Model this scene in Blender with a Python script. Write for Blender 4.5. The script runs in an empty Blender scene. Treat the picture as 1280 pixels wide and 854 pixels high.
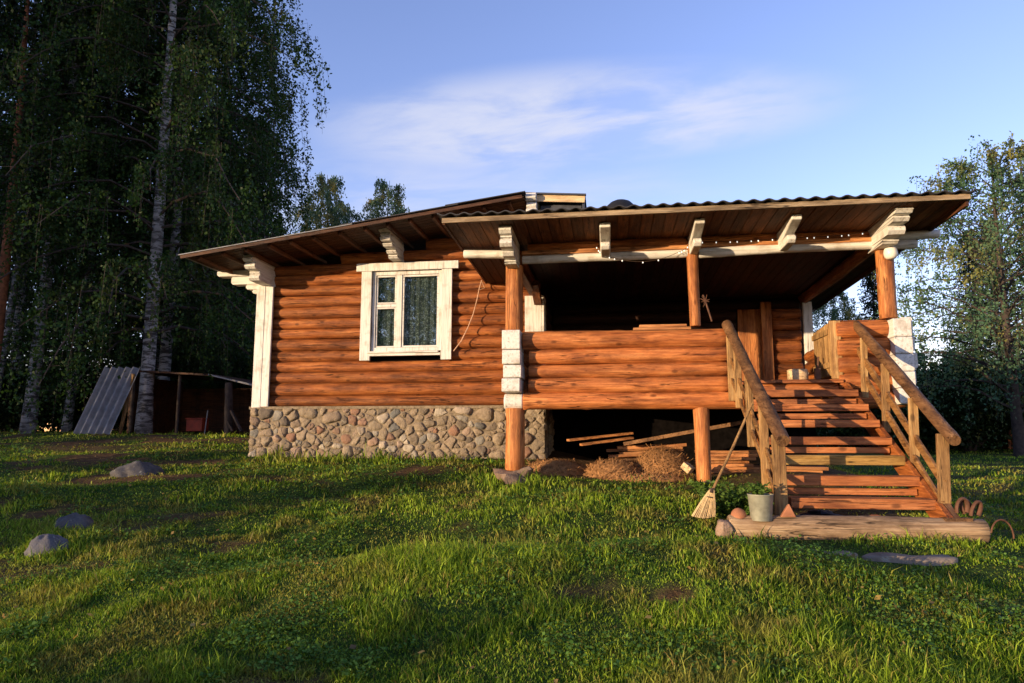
import bpy, math, random
import numpy as np
from mathutils import Vector, Matrix
from math import radians as R
random.seed(7); rng = np.random.default_rng(7)
S = bpy.context.scene; COL = S.collection

# ---------------------------------------------------------------- camera, sky, sun, exposure
cam = bpy.data.objects.new('camera', bpy.data.cameras.new('camera')); COL.objects.link(cam)
cam.data.lens = 24.0; cam.data.sensor_width = 36.0
cam.data.clip_start = 0.05; cam.data.clip_end = 3000
cam.location = (0, 0, 0)
cam.rotation_euler = (R(90) + math.atan(113/853), 0, R(8))
S.camera = cam

SUN_AZ, SUN_EL = R(48), R(5.2)
sdir = Vector((math.sin(SUN_AZ)*math.cos(SUN_EL), math.cos(SUN_AZ)*math.cos(SUN_EL), -math.sin(SUN_EL)))
sun = bpy.data.objects.new('sun', bpy.data.lights.new('sun', 'SUN')); COL.objects.link(sun)
sun.data.energy = 5.0; sun.data.angle = R(0.5); sun.data.color = (1.0, 0.72, 0.42)
sun.rotation_euler = sdir.to_track_quat('-Z', 'Y').to_euler()

W = bpy.data.worlds.new('World'); S.world = W; W.use_nodes = True
nt = W.node_tree; N = nt.nodes; L = nt.links; N.clear()
out = N.new('ShaderNodeOutputWorld'); bg = N.new('ShaderNodeBackground'); bg.inputs['Strength'].default_value = 0.15
sky = N.new('ShaderNodeTexSky'); sky.sky_type = 'NISHITA'; sky.sun_disc = False
sky.sun_elevation = SUN_EL; sky.sun_rotation = R(228); sky.air_density = 1.0; sky.dust_density = 0.0; sky.ozone_density = 2.5
tc = N.new('ShaderNodeTexCoord'); sep = N.new('ShaderNodeSeparateXYZ'); L.new(tc.outputs['Generated'], sep.inputs[0])
def wmath(op, a, b=None, c=None):
    n = N.new('ShaderNodeMath'); n.operation = op
    for i, x in enumerate((a, b, c)):
        if x is None: continue
        if isinstance(x, (int, float)): n.inputs[i].default_value = x
        else: L.new(x, n.inputs[i])
    return n.outputs[0]
zc = wmath('MAXIMUM', sep.outputs[2], 0.05)
px_ = wmath('DIVIDE', sep.outputs[0], zc); py_ = wmath('DIVIDE', sep.outputs[1], zc)
comb = N.new('ShaderNodeCombineXYZ')
L.new(wmath('ADD', wmath('MULTIPLY', px_, 1.0), wmath('MULTIPLY', py_, 0.35)), comb.inputs[0]); L.new(wmath('MULTIPLY', py_, 1.7), comb.inputs[1])
n1 = N.new('ShaderNodeTexNoise'); n1.inputs['Scale'].default_value = 1.9; n1.inputs['Detail'].default_value = 8; n1.inputs['Roughness'].default_value = 0.58; n1.inputs['Distortion'].default_value = 0.35
L.new(comb.outputs[0], n1.inputs['Vector'])
def wmap(x, a, b, c, d):
    m = N.new('ShaderNodeMapRange'); m.interpolation_type = 'SMOOTHSTEP'
    m.inputs[1].default_value = a; m.inputs[2].default_value = b; m.inputs[3].default_value = c; m.inputs[4].default_value = d
    L.new(x, m.inputs[0]); return m.outputs[0]
# the one bank of thin cirrus: an ellipse on the cloud layer
ex = wmath('DIVIDE', wmath('SUBTRACT', px_, -0.12), 0.80); ey = wmath('DIVIDE', wmath('SUBTRACT', py_, 2.12), 0.34)
er = wmath('ADD', wmath('MULTIPLY', ex, ex), wmath('MULTIPLY', ey, ey))
bank = wmath('MULTIPLY', wmap(er, 0.15, 1.5, 1, 0), wmap(n1.outputs[0], 0.32, 0.60, 0.15, 1))
ex2 = wmath('DIVIDE', wmath('SUBTRACT', px_, -0.9), 1.3); ey2 = wmath('DIVIDE', wmath('SUBTRACT', py_, 3.0), 0.7)
er2 = wmath('ADD', wmath('MULTIPLY', ex2, ex2), wmath('MULTIPLY', ey2, ey2))
bank2 = wmath('MULTIPLY', wmath('MULTIPLY', wmap(er2, 0.1, 1.6, 1, 0), wmap(n1.outputs[0], 0.3, 0.75, 0.15, 1)), 0.6)
cl = wmath('MINIMUM', wmath('ADD', wmath('MULTIPLY', bank, 0.8), bank2), 1.0)
# sky colour grade (deeper blue, paler low down), then cloud
gr = N.new('ShaderNodeMix'); gr.data_type = 'RGBA'; gr.blend_type = 'MULTIPLY'; gr.inputs[0].default_value = 1.0
L.new(sky.outputs[0], gr.inputs[6]); gr.inputs[7].default_value = (2.75, 1.95, 2.3, 1)
mx = N.new('ShaderNodeMix'); mx.data_type = 'RGBA'
L.new(cl, mx.inputs[0]); L.new(gr.outputs[2], mx.inputs[6]); mx.inputs[7].default_value = (3.3, 3.4, 4.0, 1)
L.new(mx.outputs[2], bg.inputs[0]); L.new(bg.outputs[0], out.inputs[0])

S.view_settings.view_transform = 'Standard'; S.view_settings.look = 'None'
S.view_settings.gamma = 1; S.view_settings.use_curve_mapping = False
S.view_settings.exposure = 0.65
S.render.engine = 'CYCLES'
S.cycles.max_bounces = 6; S.cycles.transparent_max_bounces = 8

# ---------------------------------------------------------------- numpy noise
def _hash(ix, iy, s):
    n = (ix*374761393 + iy*668265263 + s*1274126177) & 0xffffffff
    n = ((n ^ (n >> 13))*1274126177) & 0xffffffff
    return ((n ^ (n >> 16)) & 0xffff)/65535.0
def vnoise(x, y, s=0):
    x = np.asarray(x, float); y = np.asarray(y, float)
    ix = np.floor(x).astype(np.int64); iy = np.floor(y).astype(np.int64)
    fx = x-ix; fy = y-iy; fx = fx*fx*(3-2*fx); fy = fy*fy*(3-2*fy)
    a = _hash(ix, iy, s); b = _hash(ix+1, iy, s); c = _hash(ix, iy+1, s); d = _hash(ix+1, iy+1, s)
    return (a*(1-fx)+b*fx)*(1-fy)+(c*(1-fx)+d*fx)*fy
def fbm(x, y, s=0, o=4):
    t = 0; a = 1; w = 0
    for k in range(o):
        t = t + a*vnoise(x*2**k, y*2**k, s+k*17); w += a; a *= .5
    return t/w
def sst(x, a, b):
    t = np.clip((x-a)/(b-a), 0, 1); return t*t*(3-2*t)
GV = [-200, -20, 0, 3.6, 6.4, 9, 11.2, 15, 20, 40, 600]
GC = [-3.5, -2.3, -1.52, -1.2, -.90, -.60, -.42, -.12, -.03, .0, .0]
GR = [-3.5, -2.3, -1.55, -1.25, -.95, -.93, -.88, -.78, -.70, -.60, -.6]
def ground(x, y, bumps=True):
    x = np.asarray(x, float); y = np.asarray(y, float)
    a = np.interp(y, GV, GC); b = np.interp(y, GV, GR)
    w = sst(x, 2.2, 5.2)
    # under the porch the soil lies level with the footing stones
    w2 = sst(y, 8.6, 11)*sst(x, -1.2, .3)*(1-w)
    z = a*(1-w)+b*w
    z = z*(1-w2) + np.minimum(z, -.56)*w2
    if bumps:
        z = z + (.17*np.exp(-((y-4.95-.25*np.sin(x*1.1))/.6)**2) - .08*np.exp(-((y-6.0)/.5)**2))*sst(x, -3.2, -1.4)*(1-sst(x, 1.2, 2.4))
        z = z + (fbm(x*.42, y*.95, 3, 3)-.5)*.30*sst(-y, -40, -2)*(1-.7*np.exp(-((x-2)**2+(y-6.6)**2)/3)) + (fbm(x*2.3, y*2.3, 9, 3)-.5)*.05
    return z
def gz(x, y): return float(ground(x, y))

# ---------------------------------------------------------------- materials
def mat(name, build):
    m = bpy.data.materials.new(name); m.use_nodes = True
    t = m.node_tree; b = t.nodes['Principled BSDF']; build(t, b); return m
def nd(t, kind, **kw):
    n = t.nodes.new(kind)
    for k, v in kw.items():
        if k.startswith('i_'): n.inputs[k[2:].replace('_', ' ')].default_value = v
        else: setattr(n, k, v)
    return n
def ramp(t, fac, stops, interp='LINEAR'):
    r = nd(t, 'ShaderNodeValToRGB'); r.color_ramp.interpolation = interp
    e = r.color_ramp.elements
    while len(e) < len(stops): e.new(0.5)
    for i, (p, c) in enumerate(stops): e[i].position = p; e[i].color = (*c, 1)
    t.links.new(fac, r.inputs[0]); return r.outputs[0]
def mixc(t, fac, a, b, mode='MIX'):
    m = nd(t, 'ShaderNodeMix', data_type='RGBA', blend_type=mode)
    for i, x in ((0, fac), (6, a), (7, b)):
        if isinstance(x, (int, float)): m.inputs[i].default_value = x
        elif isinstance(x, tuple): m.inputs[i].default_value = (*x, 1)
        else: t.links.new(x, m.inputs[i])
    return m.outputs[2]
def tmath(t, op, a, b=0.0):
    n = nd(t, 'ShaderNodeMath', operation=op)
    for i, x in enumerate((a, b)):
        if isinstance(x, (int, float)): n.inputs[i].default_value = x
        else: t.links.new(x, n.inputs[i])
    return n.outputs[0]
def objco(t, scale):
    c = nd(t, 'ShaderNodeTexCoord'); m = nd(t, 'ShaderNodeMapping'); m.inputs['Scale'].default_value = scale
    t.links.new(c.outputs['Object'], m.inputs[0]); return m.outputs[0]
def noise(t, co, sc, det=4, rough=.55, dist=0):
    n = nd(t, 'ShaderNodeTexNoise', i_Scale=sc, i_Detail=det, i_Roughness=rough, i_Distortion=dist)
    t.links.new(co, n.inputs['Vector']); return n.outputs[0]
def bump(t, b, h, strength, dist=.01):
    n = nd(t, 'ShaderNodeBump', i_Strength=strength, i_Distance=dist)
    t.links.new(h, n.inputs['Height']); t.links.new(n.outputs[0], b.inputs['Normal'])
def tone(t):
    a = nd(t, 'ShaderNodeAttribute', attribute_name='tone'); return a.outputs['Fac']
def wood(name, axis, dark, mid, light, rough=.6, crack=1.0, bstr=.8, toneamt=.35, knots=True):
    dark, mid, light = [tuple(x*.95 for x in c) for c in (dark, mid, light)]
    def sc3(lo, hi): return {'x': (lo, hi, hi), 'y': (hi, lo, hi), 'z': (hi, hi, lo)}[axis]
    def f(t, b):
        g = noise(t, objco(t, sc3(1.1, 20)), 1.3, 8, .68, .5)
        fine = noise(t, objco(t, sc3(3, 90)), 1.2, 4, .7, .2)
        patch = noise(t, objco(t, sc3(.9, 3.2)), 2.0, 6, .7, .3)
        c = ramp(t, g, [(.28, dark), (.5, mid), (.72, light)])
        c = mixc(t, ramp(t, patch, [(.44, (0, 0, 0)), (.66, (.8, .8, .8))]), c, tuple(x*.62+.004 for x in dark))
        c = mixc(t, ramp(t, patch, [(.28, (.55, .55, .55)), (.42, (0, 0, 0))]), c, light)
        c = mixc(t, 1.0, c, ramp(t, fine, [(.3, (.68, .66, .64)), (.62, (1.12, 1.12, 1.12))]), 'MULTIPLY')
        tn = tone(t)
        gain = tmath(t, 'ADD', tmath(t, 'MULTIPLY', tn, toneamt*2), 1-toneamt)
        cg = nd(t, 'ShaderNodeCombineColor'); [t.links.new(gain, cg.inputs[i]) for i in range(3)]
        c = mixc(t, 1.0, c, cg.outputs[0], 'MULTIPLY')
        # drying checks: long hairlines
        cn = noise(t, objco(t, sc3(.9, 26)), 1.0, 3, .5, .3)
        ck = ramp(t, cn, [(.0, (0, 0, 0)), (.485, (0, 0, 0)), (.497, (1, 1, 1)), (.503, (1, 1, 1)), (.515, (0, 0, 0)), (1, (0, 0, 0))])
        gate = ramp(t, noise(t, objco(t, sc3(.8, 5)), 1.7, 2), [(.47, (0, 0, 0)), (.58, (1, 1, 1))])
        ck = tmath(t, 'MULTIPLY', tmath(t, 'MULTIPLY', ck, gate), .85*crack)
        c = mixc(t, ck, c, tuple(x*.18 for x in dark))
        h = tmath(t, 'SUBTRACT', tmath(t, 'ADD', g, tmath(t, 'MULTIPLY', fine, .6)), tmath(t, 'MULTIPLY', ck, 1.2))
        if knots:
            v = nd(t, 'ShaderNodeTexVoronoi', i_Scale=1.0)
            t.links.new(objco(t, sc3(3.2, 6.0)), v.inputs['Vector'])
            k = ramp(t, v.outputs['Distance'], [(0, (1, 1, 1)), (.10, (.75, .75, .75)), (.17, (0, 0, 0)), (1, (0, 0, 0))])
            c = mixc(t, tmath(t, 'MULTIPLY', k, .8), c, tuple(x*.35 for x in dark))
        t.links.new(c, b.inputs['Base Color']); b.inputs['Roughness'].default_value = rough
        b.inputs['Specular IOR Level'].default_value = .25
        bump(t, b, h, bstr, .012)
    return mat(name, f)
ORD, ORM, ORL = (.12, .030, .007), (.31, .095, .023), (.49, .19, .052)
M = {}
M['log_x'] = wood('stained_log_along', 'x', ORD, ORM, ORL)
M['log_pale'] = wood('sunworn_log', 'x', (.18, .045, .012), (.44, .145, .04), (.60, .25, .085))
M['log_dark'] = wood('porch_shade_log', 'x', (.012, .005, .003), (.035, .012, .006), (.06, .022, .010))  # log colour darkened to carry the shade inside the porch
M['ceil_y'] = wood('shaded_soffit_board', 'y', (.02, .006, .003), (.06, .015, .007), (.09, .025, .012))  # soffit boards again, with the porch shade put into the colour
M['log_y'] = wood('stained_log_deep', 'y', ORD, ORM, ORL)
M['log_z'] = wood('stained_log_post', 'z', (.22, .06, .015), (.48, .18, .055), (.62, .30, .11))
M['dark_x'] = wood('dark_board', 'x', (.03, .012, .006), (.09, .035, .015), (.16, .07, .03))
M['dark_y'] = wood('dark_batten', 'y', (.05, .02, .01), (.15, .06, .03), (.22, .1, .05))
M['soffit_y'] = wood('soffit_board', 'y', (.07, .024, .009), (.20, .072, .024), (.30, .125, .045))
M['grey_x'] = wood('weathered_board', 'x', (.16, .11, .07), (.34, .25, .16), (.48, .38, .25), rough=.8)
M['rail_y'] = wood('weathered_rail', 'y', (.08, .035, .015), (.21, .105, .045), (.30, .17, .08), rough=.65)
M['golden_y'] = wood('golden_rail', 'y', (.13, .055, .018), (.30, .15, .05), (.42, .24, .09), rough=.65)
M['golden_x'] = wood('golden_tread', 'x', (.18, .09, .022), (.42, .25, .07), (.52, .34, .12), rough=.65)
M['rail_z'] = wood('weathered_picket', 'z', (.17, .08, .028), (.38, .22, .085), (.52, .35, .15), rough=.7)
M['beam_x'] = wood('old_ground_beam', 'x', (.15, .09, .05), (.36, .24, .14), (.50, .37, .23), rough=.85, bstr=.9)
M['plank_x'] = wood('sawn_plank', 'x', (.20, .07, .025), (.45, .19, .07), (.60, .30, .12))
M['step_x'] = wood('stained_tread', 'x', (.18, .05, .018), (.40, .14, .045), (.52, .22, .085))
M['paleboard_x'] = wood('pale_board', 'x', (.45, .30, .15), (.62, .44, .25), (.72, .55, .34))
def white(name, axis):
    lo, hi = 1.5, 22.0
    sc = {'x': (lo, hi, hi), 'y': (hi, lo, hi), 'z': (hi, hi, lo)}[axis]
    def f(t, b):
        g = noise(t, objco(t, sc), 1.5, 6, .65, .3); big = noise(t, objco(t, (1, 1, 1)), 5, 4)
        c = ramp(t, g, [(.30, (.20, .18, .15)), (.40, (.52, .50, .46)), (.50, (.64, .62, .58)), (.7, (.72, .71, .68))])
        c = mixc(t, ramp(t, big, [(.54, (0, 0, 0)), (.72, (.7, .7, .7))]), c, (.36, .31, .25))
        t.links.new(c, b.inputs['Base Color']); b.inputs['Roughness'].default_value = .65
        bump(t, b, g, .35, .01)
    return mat(name, f)
M['white_x'] = white('flaking_white_x', 'x'); M['white_y'] = white('flaking_white_y', 'y'); M['white_z'] = white('flaking_white_z', 'z')
def plain(name, col, rough=.6, var=.25, sc=8, metal=0, b_=.2):
    def f(t, b):
        n = noise(t, objco(t, (1, 1, 1)), sc, 5, .6)
        c = ramp(t, n, [(.3, tuple(x*(1-var) for x in col)), (.7, tuple(min(1, x*(1+var)) for x in col))])
        t.links.new(c, b.inputs['Base Color']); b.inputs['Roughness'].default_value = rough; b.inputs['Metallic'].default_value = metal; b.inputs['Specular IOR Level'].default_value = 0 if rough > .9 else .3
        bump(t, b, n, b_, .01)
    return mat(name, f)
def stones(name, stops, sc=9, b_=.5):
    def f(t, b):
        co = objco(t, (1, 1, 1)); n = noise(t, co, sc, 8, .7); n2 = noise(t, co, sc*4, 4, .6)
        c = ramp(t, tone(t), stops)
        c = mixc(t, 1.0, c, ramp(t, n, [(.3, (.55, .52, .5)), (.55, (1, 1, 1)), (.75, (1.0, .98, .92))]), 'MULTIPLY')
        c = mixc(t, ramp(t, n2, [(.55, (0, 0, 0)), (.7, (.5, .5, .5))]), c, (.12, .11, .09))
        c = mixc(t, ramp(t, noise(t, co, sc*1.3, 5, .8, .4), [(.60, (0, 0, 0)), (.66, (.55, .55, .55))]), c, (.34, .34, .27))
        t.links.new(c, b.inputs['Base Color']); b.inputs['Roughness'].default_value = .9
        bump(t, b, tmath(t, 'ADD', n, tmath(t, 'MULTIPLY', n2, .4)), b_, .02)
    return mat(name, f)
M['field'] = stones('fieldstone', [(0, (.13, .105, .08)), (.3, (.27, .21, .14)), (.5, (.34, .265, .18)), (.68, (.23, .17, .12)), (.76, (.27, .14, .085)), (.88, (.44, .38, .29)), (1, (.15, .15, .14))], 11, .9)
M['rock'] = stones('granite_rock', [(0, (.045, .04, .038)), (1, (.10, .10, .115))], 7, .8)
M['slab'] = stones('flat_slab', [(0, (.20, .15, .11)), (1, (.30, .24, .18))], 6, .5)
M['darkstone'] = plain('shade_black_stone', (.006, .005, .005), .95, .4, 12, b_=.9)  # near black in place of the shade below the porch
M['mortar'] = plain('mortar', (.22, .175, .12), .95, .4, 22, b_=.8)
M['slate'] = plain('corrugated_slate', (.035, .035, .04), .75, .4, 6)
M['tin'] = plain('grey_sheet', (.19, .195, .21), .6, .3, 5)
M['black'] = plain('cowl_and_shade_black', (.012, .012, .013), .6)  # black of the cowl, also stands in for shade inside the house
M['soil'] = plain('soil', (.10, .055, .03), .95, .5, 12, b_=.8)
M['galv'] = plain('galvanised', (.34, .34, .27), .45, .3, 10, metal=.35)
M['clay'] = plain('clay', (.34, .14, .07), .8, .25, 9)
M['rust'] = plain('rusty_iron', (.10, .045, .025), .75, .4, 20)
M['redpaint'] = plain('red_paint', (.22, .03, .012), .6, .4, 6)
M['blueclad'] = plain('dark_clad', (.05, .055, .075), .6, .3, 8)
M['rope'] = plain('pink_cable', (.55, .34, .22), .6)
M['wire'] = plain('dark_wire', (.05, .03, .02), .6)
M['straw'] = plain('broom_straw', (.55, .40, .20), .8, .3, 30)
M['hay'] = plain('brown_hay', (.34, .17, .065), .9, .45, 14)
M['opal'] = plain('opal_glass', (.75, .72, .64), .25, .04)
M['crinkle'] = plain('white_scrap', (.65, .62, .58), .6, .2)
def f(t, b):
    b.inputs['Base Color'].default_value = (.8, .8, .75, 1); b.inputs['Emission Color'].default_value = (1, .93, .8, 1); b.inputs['Emission Strength'].default_value = .7
M['bulb'] = mat('small_bulb', f)
def f(t, b):   # window glass: clear in front of a net curtain, mirrors the trees
    t.nodes.remove(b); o = t.nodes['Material Output']
    g = nd(t, 'ShaderNodeBsdfGlossy', i_Roughness=.01); g.inputs[0].default_value = (.9, .95, 1, 1)
    tr = nd(t, 'ShaderNodeBsdfTransparent'); tr.inputs[0].default_value = (.72, .78, .78, 1)
    n = nd(t, 'ShaderNodeBump', i_Strength=.12, i_Distance=.004); t.links.new(noise(t, objco(t, (1, 1, 1)), 5, 2), n.inputs['Height']); t.links.new(n.outputs[0], g.inputs['Normal'])
    mm = nd(t, 'ShaderNodeMixShader'); mm.inputs[0].default_value = .30
    t.links.new(tr.outputs[0], mm.inputs[1]); t.links.new(g.outputs[0], mm.inputs[2]); t.links.new(mm.outputs[0], o.inputs[0])
M['glass'] = mat('window_glass', f)
def f(t, b):   # net curtain
    co = objco(t, (1, 1, 1)); v = nd(t, 'ShaderNodeTexVoronoi', i_Scale=24); t.links.new(objco(t, (1, .2, 1.3)), v.inputs['Vector'])
    c = ramp(t, v.outputs['Distance'], [(.22, (.85, .85, .78)), (.5, (.30, .31, .30))])
    c = mixc(t, ramp(t, noise(t, co, 4, 5, .7), [(.48, (0, 0, 0)), (.64, (.45, .45, .45))]), c, (.05, .07, .08))
    t.links.new(c, b.inputs['Base Color']); b.inputs['Roughness'].default_value = .9
M['net'] = mat('net_curtain', f)
def leafmat(name, a, bcol, warm=None, wamt=0.0, rough=.5, trans=.32):
    def f(t, b):
        tn = tone(t); big = noise(t, objco(t, (1, 1, 1)), .55, 3, .6)
        c = mixc(t, tn, a, bcol)
        if warm: c = mixc(t, tmath(t, 'MULTIPLY', ramp(t, big, [(.52, (0, 0, 0)), (.64, (1, 1, 1))]), wamt), c, warm)
        t.links.new(c, b.inputs['Base Color']); b.inputs['Roughness'].default_value = rough; b.inputs['Specular IOR Level'].default_value = .12
        tr = nd(t, 'ShaderNodeBsdfTranslucent'); t.links.new(mixc(t, 1.0, c, (1.2, 1.15, .5), 'MULTIPLY'), tr.inputs[0])
        mm = nd(t, 'ShaderNodeMixShader'); mm.inputs[0].default_value = trans
        t.links.new(b.outputs[0], mm.inputs[1]); t.links.new(tr.outputs[0], mm.inputs[2]); t.links.new(mm.outputs[0], t.nodes['Material Output'].inputs[0])
    return mat(name, f)
M['birchleaf'] = leafmat('birch_leaves', (.010, .030, .009), (.038, .082, .020), (.12, .10, .015), .2)
M['autleaf'] = leafmat('turning_birch_leaves', (.06, .12, .075), (.12, .20, .12), (.40, .28, .05), .6)
M['blueleaf'] = leafmat('blue_green_birch_leaves', (.045, .11, .065), (.11, .20, .11), (.36, .28, .05), .5)
M['bushleaf'] = leafmat('shrub_leaves', (.008, .020, .007), (.028, .055, .015), (.10, .08, .015), .2)
M['needle'] = leafmat('conifer_needles', (.006, .013, .007), (.016, .028, .012), trans=.12)
M['weed'] = leafmat('weed_leaves', (.04, .09, .015), (.12, .2, .04))
def f(t, b):   # birch bark
    co = objco(t, (1, 1, 1)); c1 = noise(t, objco(t, (2.2, 2.2, 9)), 1.4, 5, .7, .5); big = noise(t, objco(t, (1, 1, .5)), 1.3, 3)
    c = ramp(t, c1, [(.42, (.03, .026, .024)), (.49, (.15, .14, .13)), (.54, (.33, .32, .31))])
    c = mixc(t, ramp(t, big, [(.5, (0, 0, 0)), (.68, (.75, .75, .75))]), c, (.07, .06, .055))
    t.links.new(c, b.inputs['Base Color']); b.inputs['Roughness'].default_value = .75; bump(t, b, c1, .5, .03)
M['birchbark'] = mat('birch_bark', f)
M['bark'] = plain('grey_bark', (.05, .038, .032), .9, .5, 9, b_=.9)
M['pinebark'] = plain('pine_bark', (.22, .08, .035), .9, .5, 9, b_=.9)
def f(t, b):   # ground
    co = objco(t, (1, 1, 1)); n = noise(t, co, 1.1, 6, .65); n2 = noise(t, co, 9, 6, .7); n3 = noise(t, co, 60, 3, .6)
    a = nd(t, 'ShaderNodeAttribute', attribute_name='bare')
    g = ramp(t, n2, [(.3, (.022, .040, .008)), (.55, (.045, .085, .014)), (.75, (.085, .11, .022))])
    br = ramp(t, n2, [(.3, (.06, .032, .016)), (.6, (.14, .082, .038)), (.8, (.22, .14, .065))])
    c = mixc(t, a.outputs['Fac'], g, br)
    c = mixc(t, 1.0, c, ramp(t, n3, [(.3, (.6, .6, .6)), (.7, (1.25, 1.25, 1.25))]), 'MULTIPLY')
    t.links.new(c, b.inputs['Base Color']); b.inputs['Roughness'].default_value = .95; b.inputs['Specular IOR Level'].default_value = .1
    bump(t, b, tmath(t, 'ADD', n2, tmath(t, 'MULTIPLY', n3, .5)), .9, .05)
M['ground'] = mat('lawn_soil', f)
def f(t, b):   # grass blades: tone = 0 green .. 1 dry
    tn = tone(t); r_ = nd(t, 'ShaderNodeAttribute', attribute_name='rnd').outputs['Fac']
    g = mixc(t, r_, (.024, .080, .006), (.34, .47, .038))
    c = mixc(t, tn, g, mixc(t, r_, (.17, .10, .03), (.42, .32, .11)))
    t.links.new(c, b.inputs['Base Color']); b.inputs['Roughness'].default_value = .5; b.inputs['Specular IOR Level'].default_value = .15
    tr = nd(t, 'ShaderNodeBsdfTranslucent'); t.links.new(mixc(t, 1.0, c, (1.3, 1.25, .5), 'MULTIPLY'), tr.inputs[0])
    mm = nd(t, 'ShaderNodeMixShader'); mm.inputs[0].default_value = .3
    t.links.new(b.outputs[0], mm.inputs[1]); t.links.new(tr.outputs[0], mm.inputs[2]); t.links.new(mm.outputs[0], t.nodes['Material Output'].inputs[0])
M['blade'] = mat('grass_blades', f)

# ---------------------------------------------------------------- mesh helpers
class MB:
    def __init__(s): s.v = []; s.f = []; s.t = []; s.m = []; s.n = 0
    def add(s, vs, fs, tone=.5, m=0):
        vs = np.asarray(vs, float).reshape(-1, 3)
        s.v.append(vs); s.t.append(np.full(len(vs), tone) if np.isscalar(tone) else np.asarray(tone))
        for f in fs: s.f.append([i+s.n for i in f]); s.m.append(m)
        s.n += len(vs); return s
    def box(s, x0, x1, y0, y1, z0, z1, tone=None, m=0):
        t = random.random() if tone is None else tone
        v = [(x, y, z) for x in (x0, x1) for y in (y0, y1) for z in (z0, z1)]
        return s.add(v, [(0, 1, 3, 2), (4, 6, 7, 5), (0, 4, 5, 1), (2, 3, 7, 6), (0, 2, 6, 4), (1, 5, 7, 3)], t, m)
    def beam(s, p0, p1, w, h, tone=None, m=0, up=(0, 0, 1), skew=0):
        # rectangular bar from p0 to p1, w across, h along up
        t = random.random() if tone is None else tone
        p0 = Vector(p0); p1 = Vector(p1); d = (p1-p0).normalized(); u = Vector(up)
        sd = d.cross(u).normalized(); u = sd.cross(d).normalized(); v = []
        for p in (p0, p1):
            for a, b in ((-1, -1), (1, -1), (1, 1), (-1, 1)): v.append(p + sd*(a*w/2) + u*(b*h/2))
        return s.add([tuple(q) for q in v], [(0, 1, 2, 3), (7, 6, 5, 4), (0, 4, 5, 1), (1, 5, 6, 2), (2, 6, 7, 3), (3, 7, 4, 0)], t, m)
    def tube(s, pts, rad, n=8, tone=None, m=0, cap=True, wob=0.0, capm=None, flat=None):
        t = random.random() if tone is None else tone
        pts = [Vector(p) for p in pts]; rad = [rad]*len(pts) if np.isscalar(rad) else rad
        vs = []; ref = None
        for i, p in enumerate(pts):
            d = (pts[min(i+1, len(pts)-1)]-pts[max(i-1, 0)]).normalized()
            if ref is None: ref = Vector((0, 0, 1)) if abs(d.z) < .9 else Vector((1, 0, 0))
            a = d.cross(ref).normalized(); b = a.cross(d).normalized(); ref = b
            for k in range(n):
                th = 2*math.pi*k/n; rr = rad[i]*(1+wob*(random.random()-.5))
                vs.append(tuple(p + a*math.cos(th)*rr + b*math.sin(th)*rr*(flat or 1)))
        fs = [(i*n+k, i*n+(k+1) % n, (i+1)*n+(k+1) % n, (i+1)*n+k) for i in range(len(pts)-1) for k in range(n)]
        s.add(vs, fs, t, m); base = s.n-len(vs)
        if cap:
            for idx, rev in ((0, True), (len(pts)-1, False)):
                f = [base+idx*n+k for k in range(n)]
                if rev: f = f[::-1]
                s.f.append(f); s.m.append(m if capm is None else capm)
        return s
    def log(s, p0, p1, r, tone=None, m=0, capm=None, seg=.09, n=22, wob=.05, kn=1.0):
        """a peeled log: radius swells and dips along its length, with knots and rounded ends"""
        t = random.random() if tone is None else tone
        p0 = Vector(p0); p1 = Vector(p1); ln = (p1-p0).length; d = (p1-p0).normalized()
        ref = Vector((0, 0, 1)) if abs(d.z) < .9 else Vector((1, 0, 0))
        a = d.cross(ref).normalized(); b = a.cross(d).normalized()
        k = max(2, int(ln/seg)); ts = [0, .012/ln] + [i/k for i in range(1, k)] + [1-.012/ln, 1]
        ph = [random.random()*6.28 for _ in range(6)]; vs = []
        K_ = [(random.uniform(0, ln), random.uniform(0, 6.283), random.uniform(.06, .16)*kn) for _ in range(int(ln*4.5))] if r > .05 else []
        for q, tt in enumerate(ts):
            x = tt*ln; near = [kk for kk in K_ if abs(kk[0]-x) < .14]; e = .90 if q in (0, len(ts)-1) else 1
            cx = r*wob*.8*math.sin(x*1.1+ph[0]); cz = r*wob*.8*math.sin(x*1.4+ph[1])
            for j in range(n):
                th = 2*math.pi*j/n
                rr = r*e*(1 + wob*.6*math.sin(x*2.3+ph[2]) + wob*.5*math.sin(2*th+x*.8+ph[3]) + wob*.4*math.sin(3*th-x*3+ph[4]) + wob*.25*(random.random()-.5) + sum(ka*math.exp(-((x-kx)/.045)**2-((((th-kt+math.pi) % 6.283)-math.pi)*r/.035)**2) for kx, kt, ka in near))
                vs.append(tuple(p0+d*x + a*(cx+math.cos(th)*rr) + b*(cz+math.sin(th)*rr)))
        fs = [(i*n+j, i*n+(j+1) % n, (i+1)*n+(j+1) % n, (i+1)*n+j) for i in range(len(ts)-1) for j in range(n)]
        b0 = s.n; s.add(vs, fs, t, m)
        c = m if capm is None else capm
        s.f.append([b0+j for j in range(n)][::-1]); s.m.append(c)
        s.f.append([b0+(len(ts)-1)*n+j for j in range(n)]); s.m.append(c)
        return s
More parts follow.
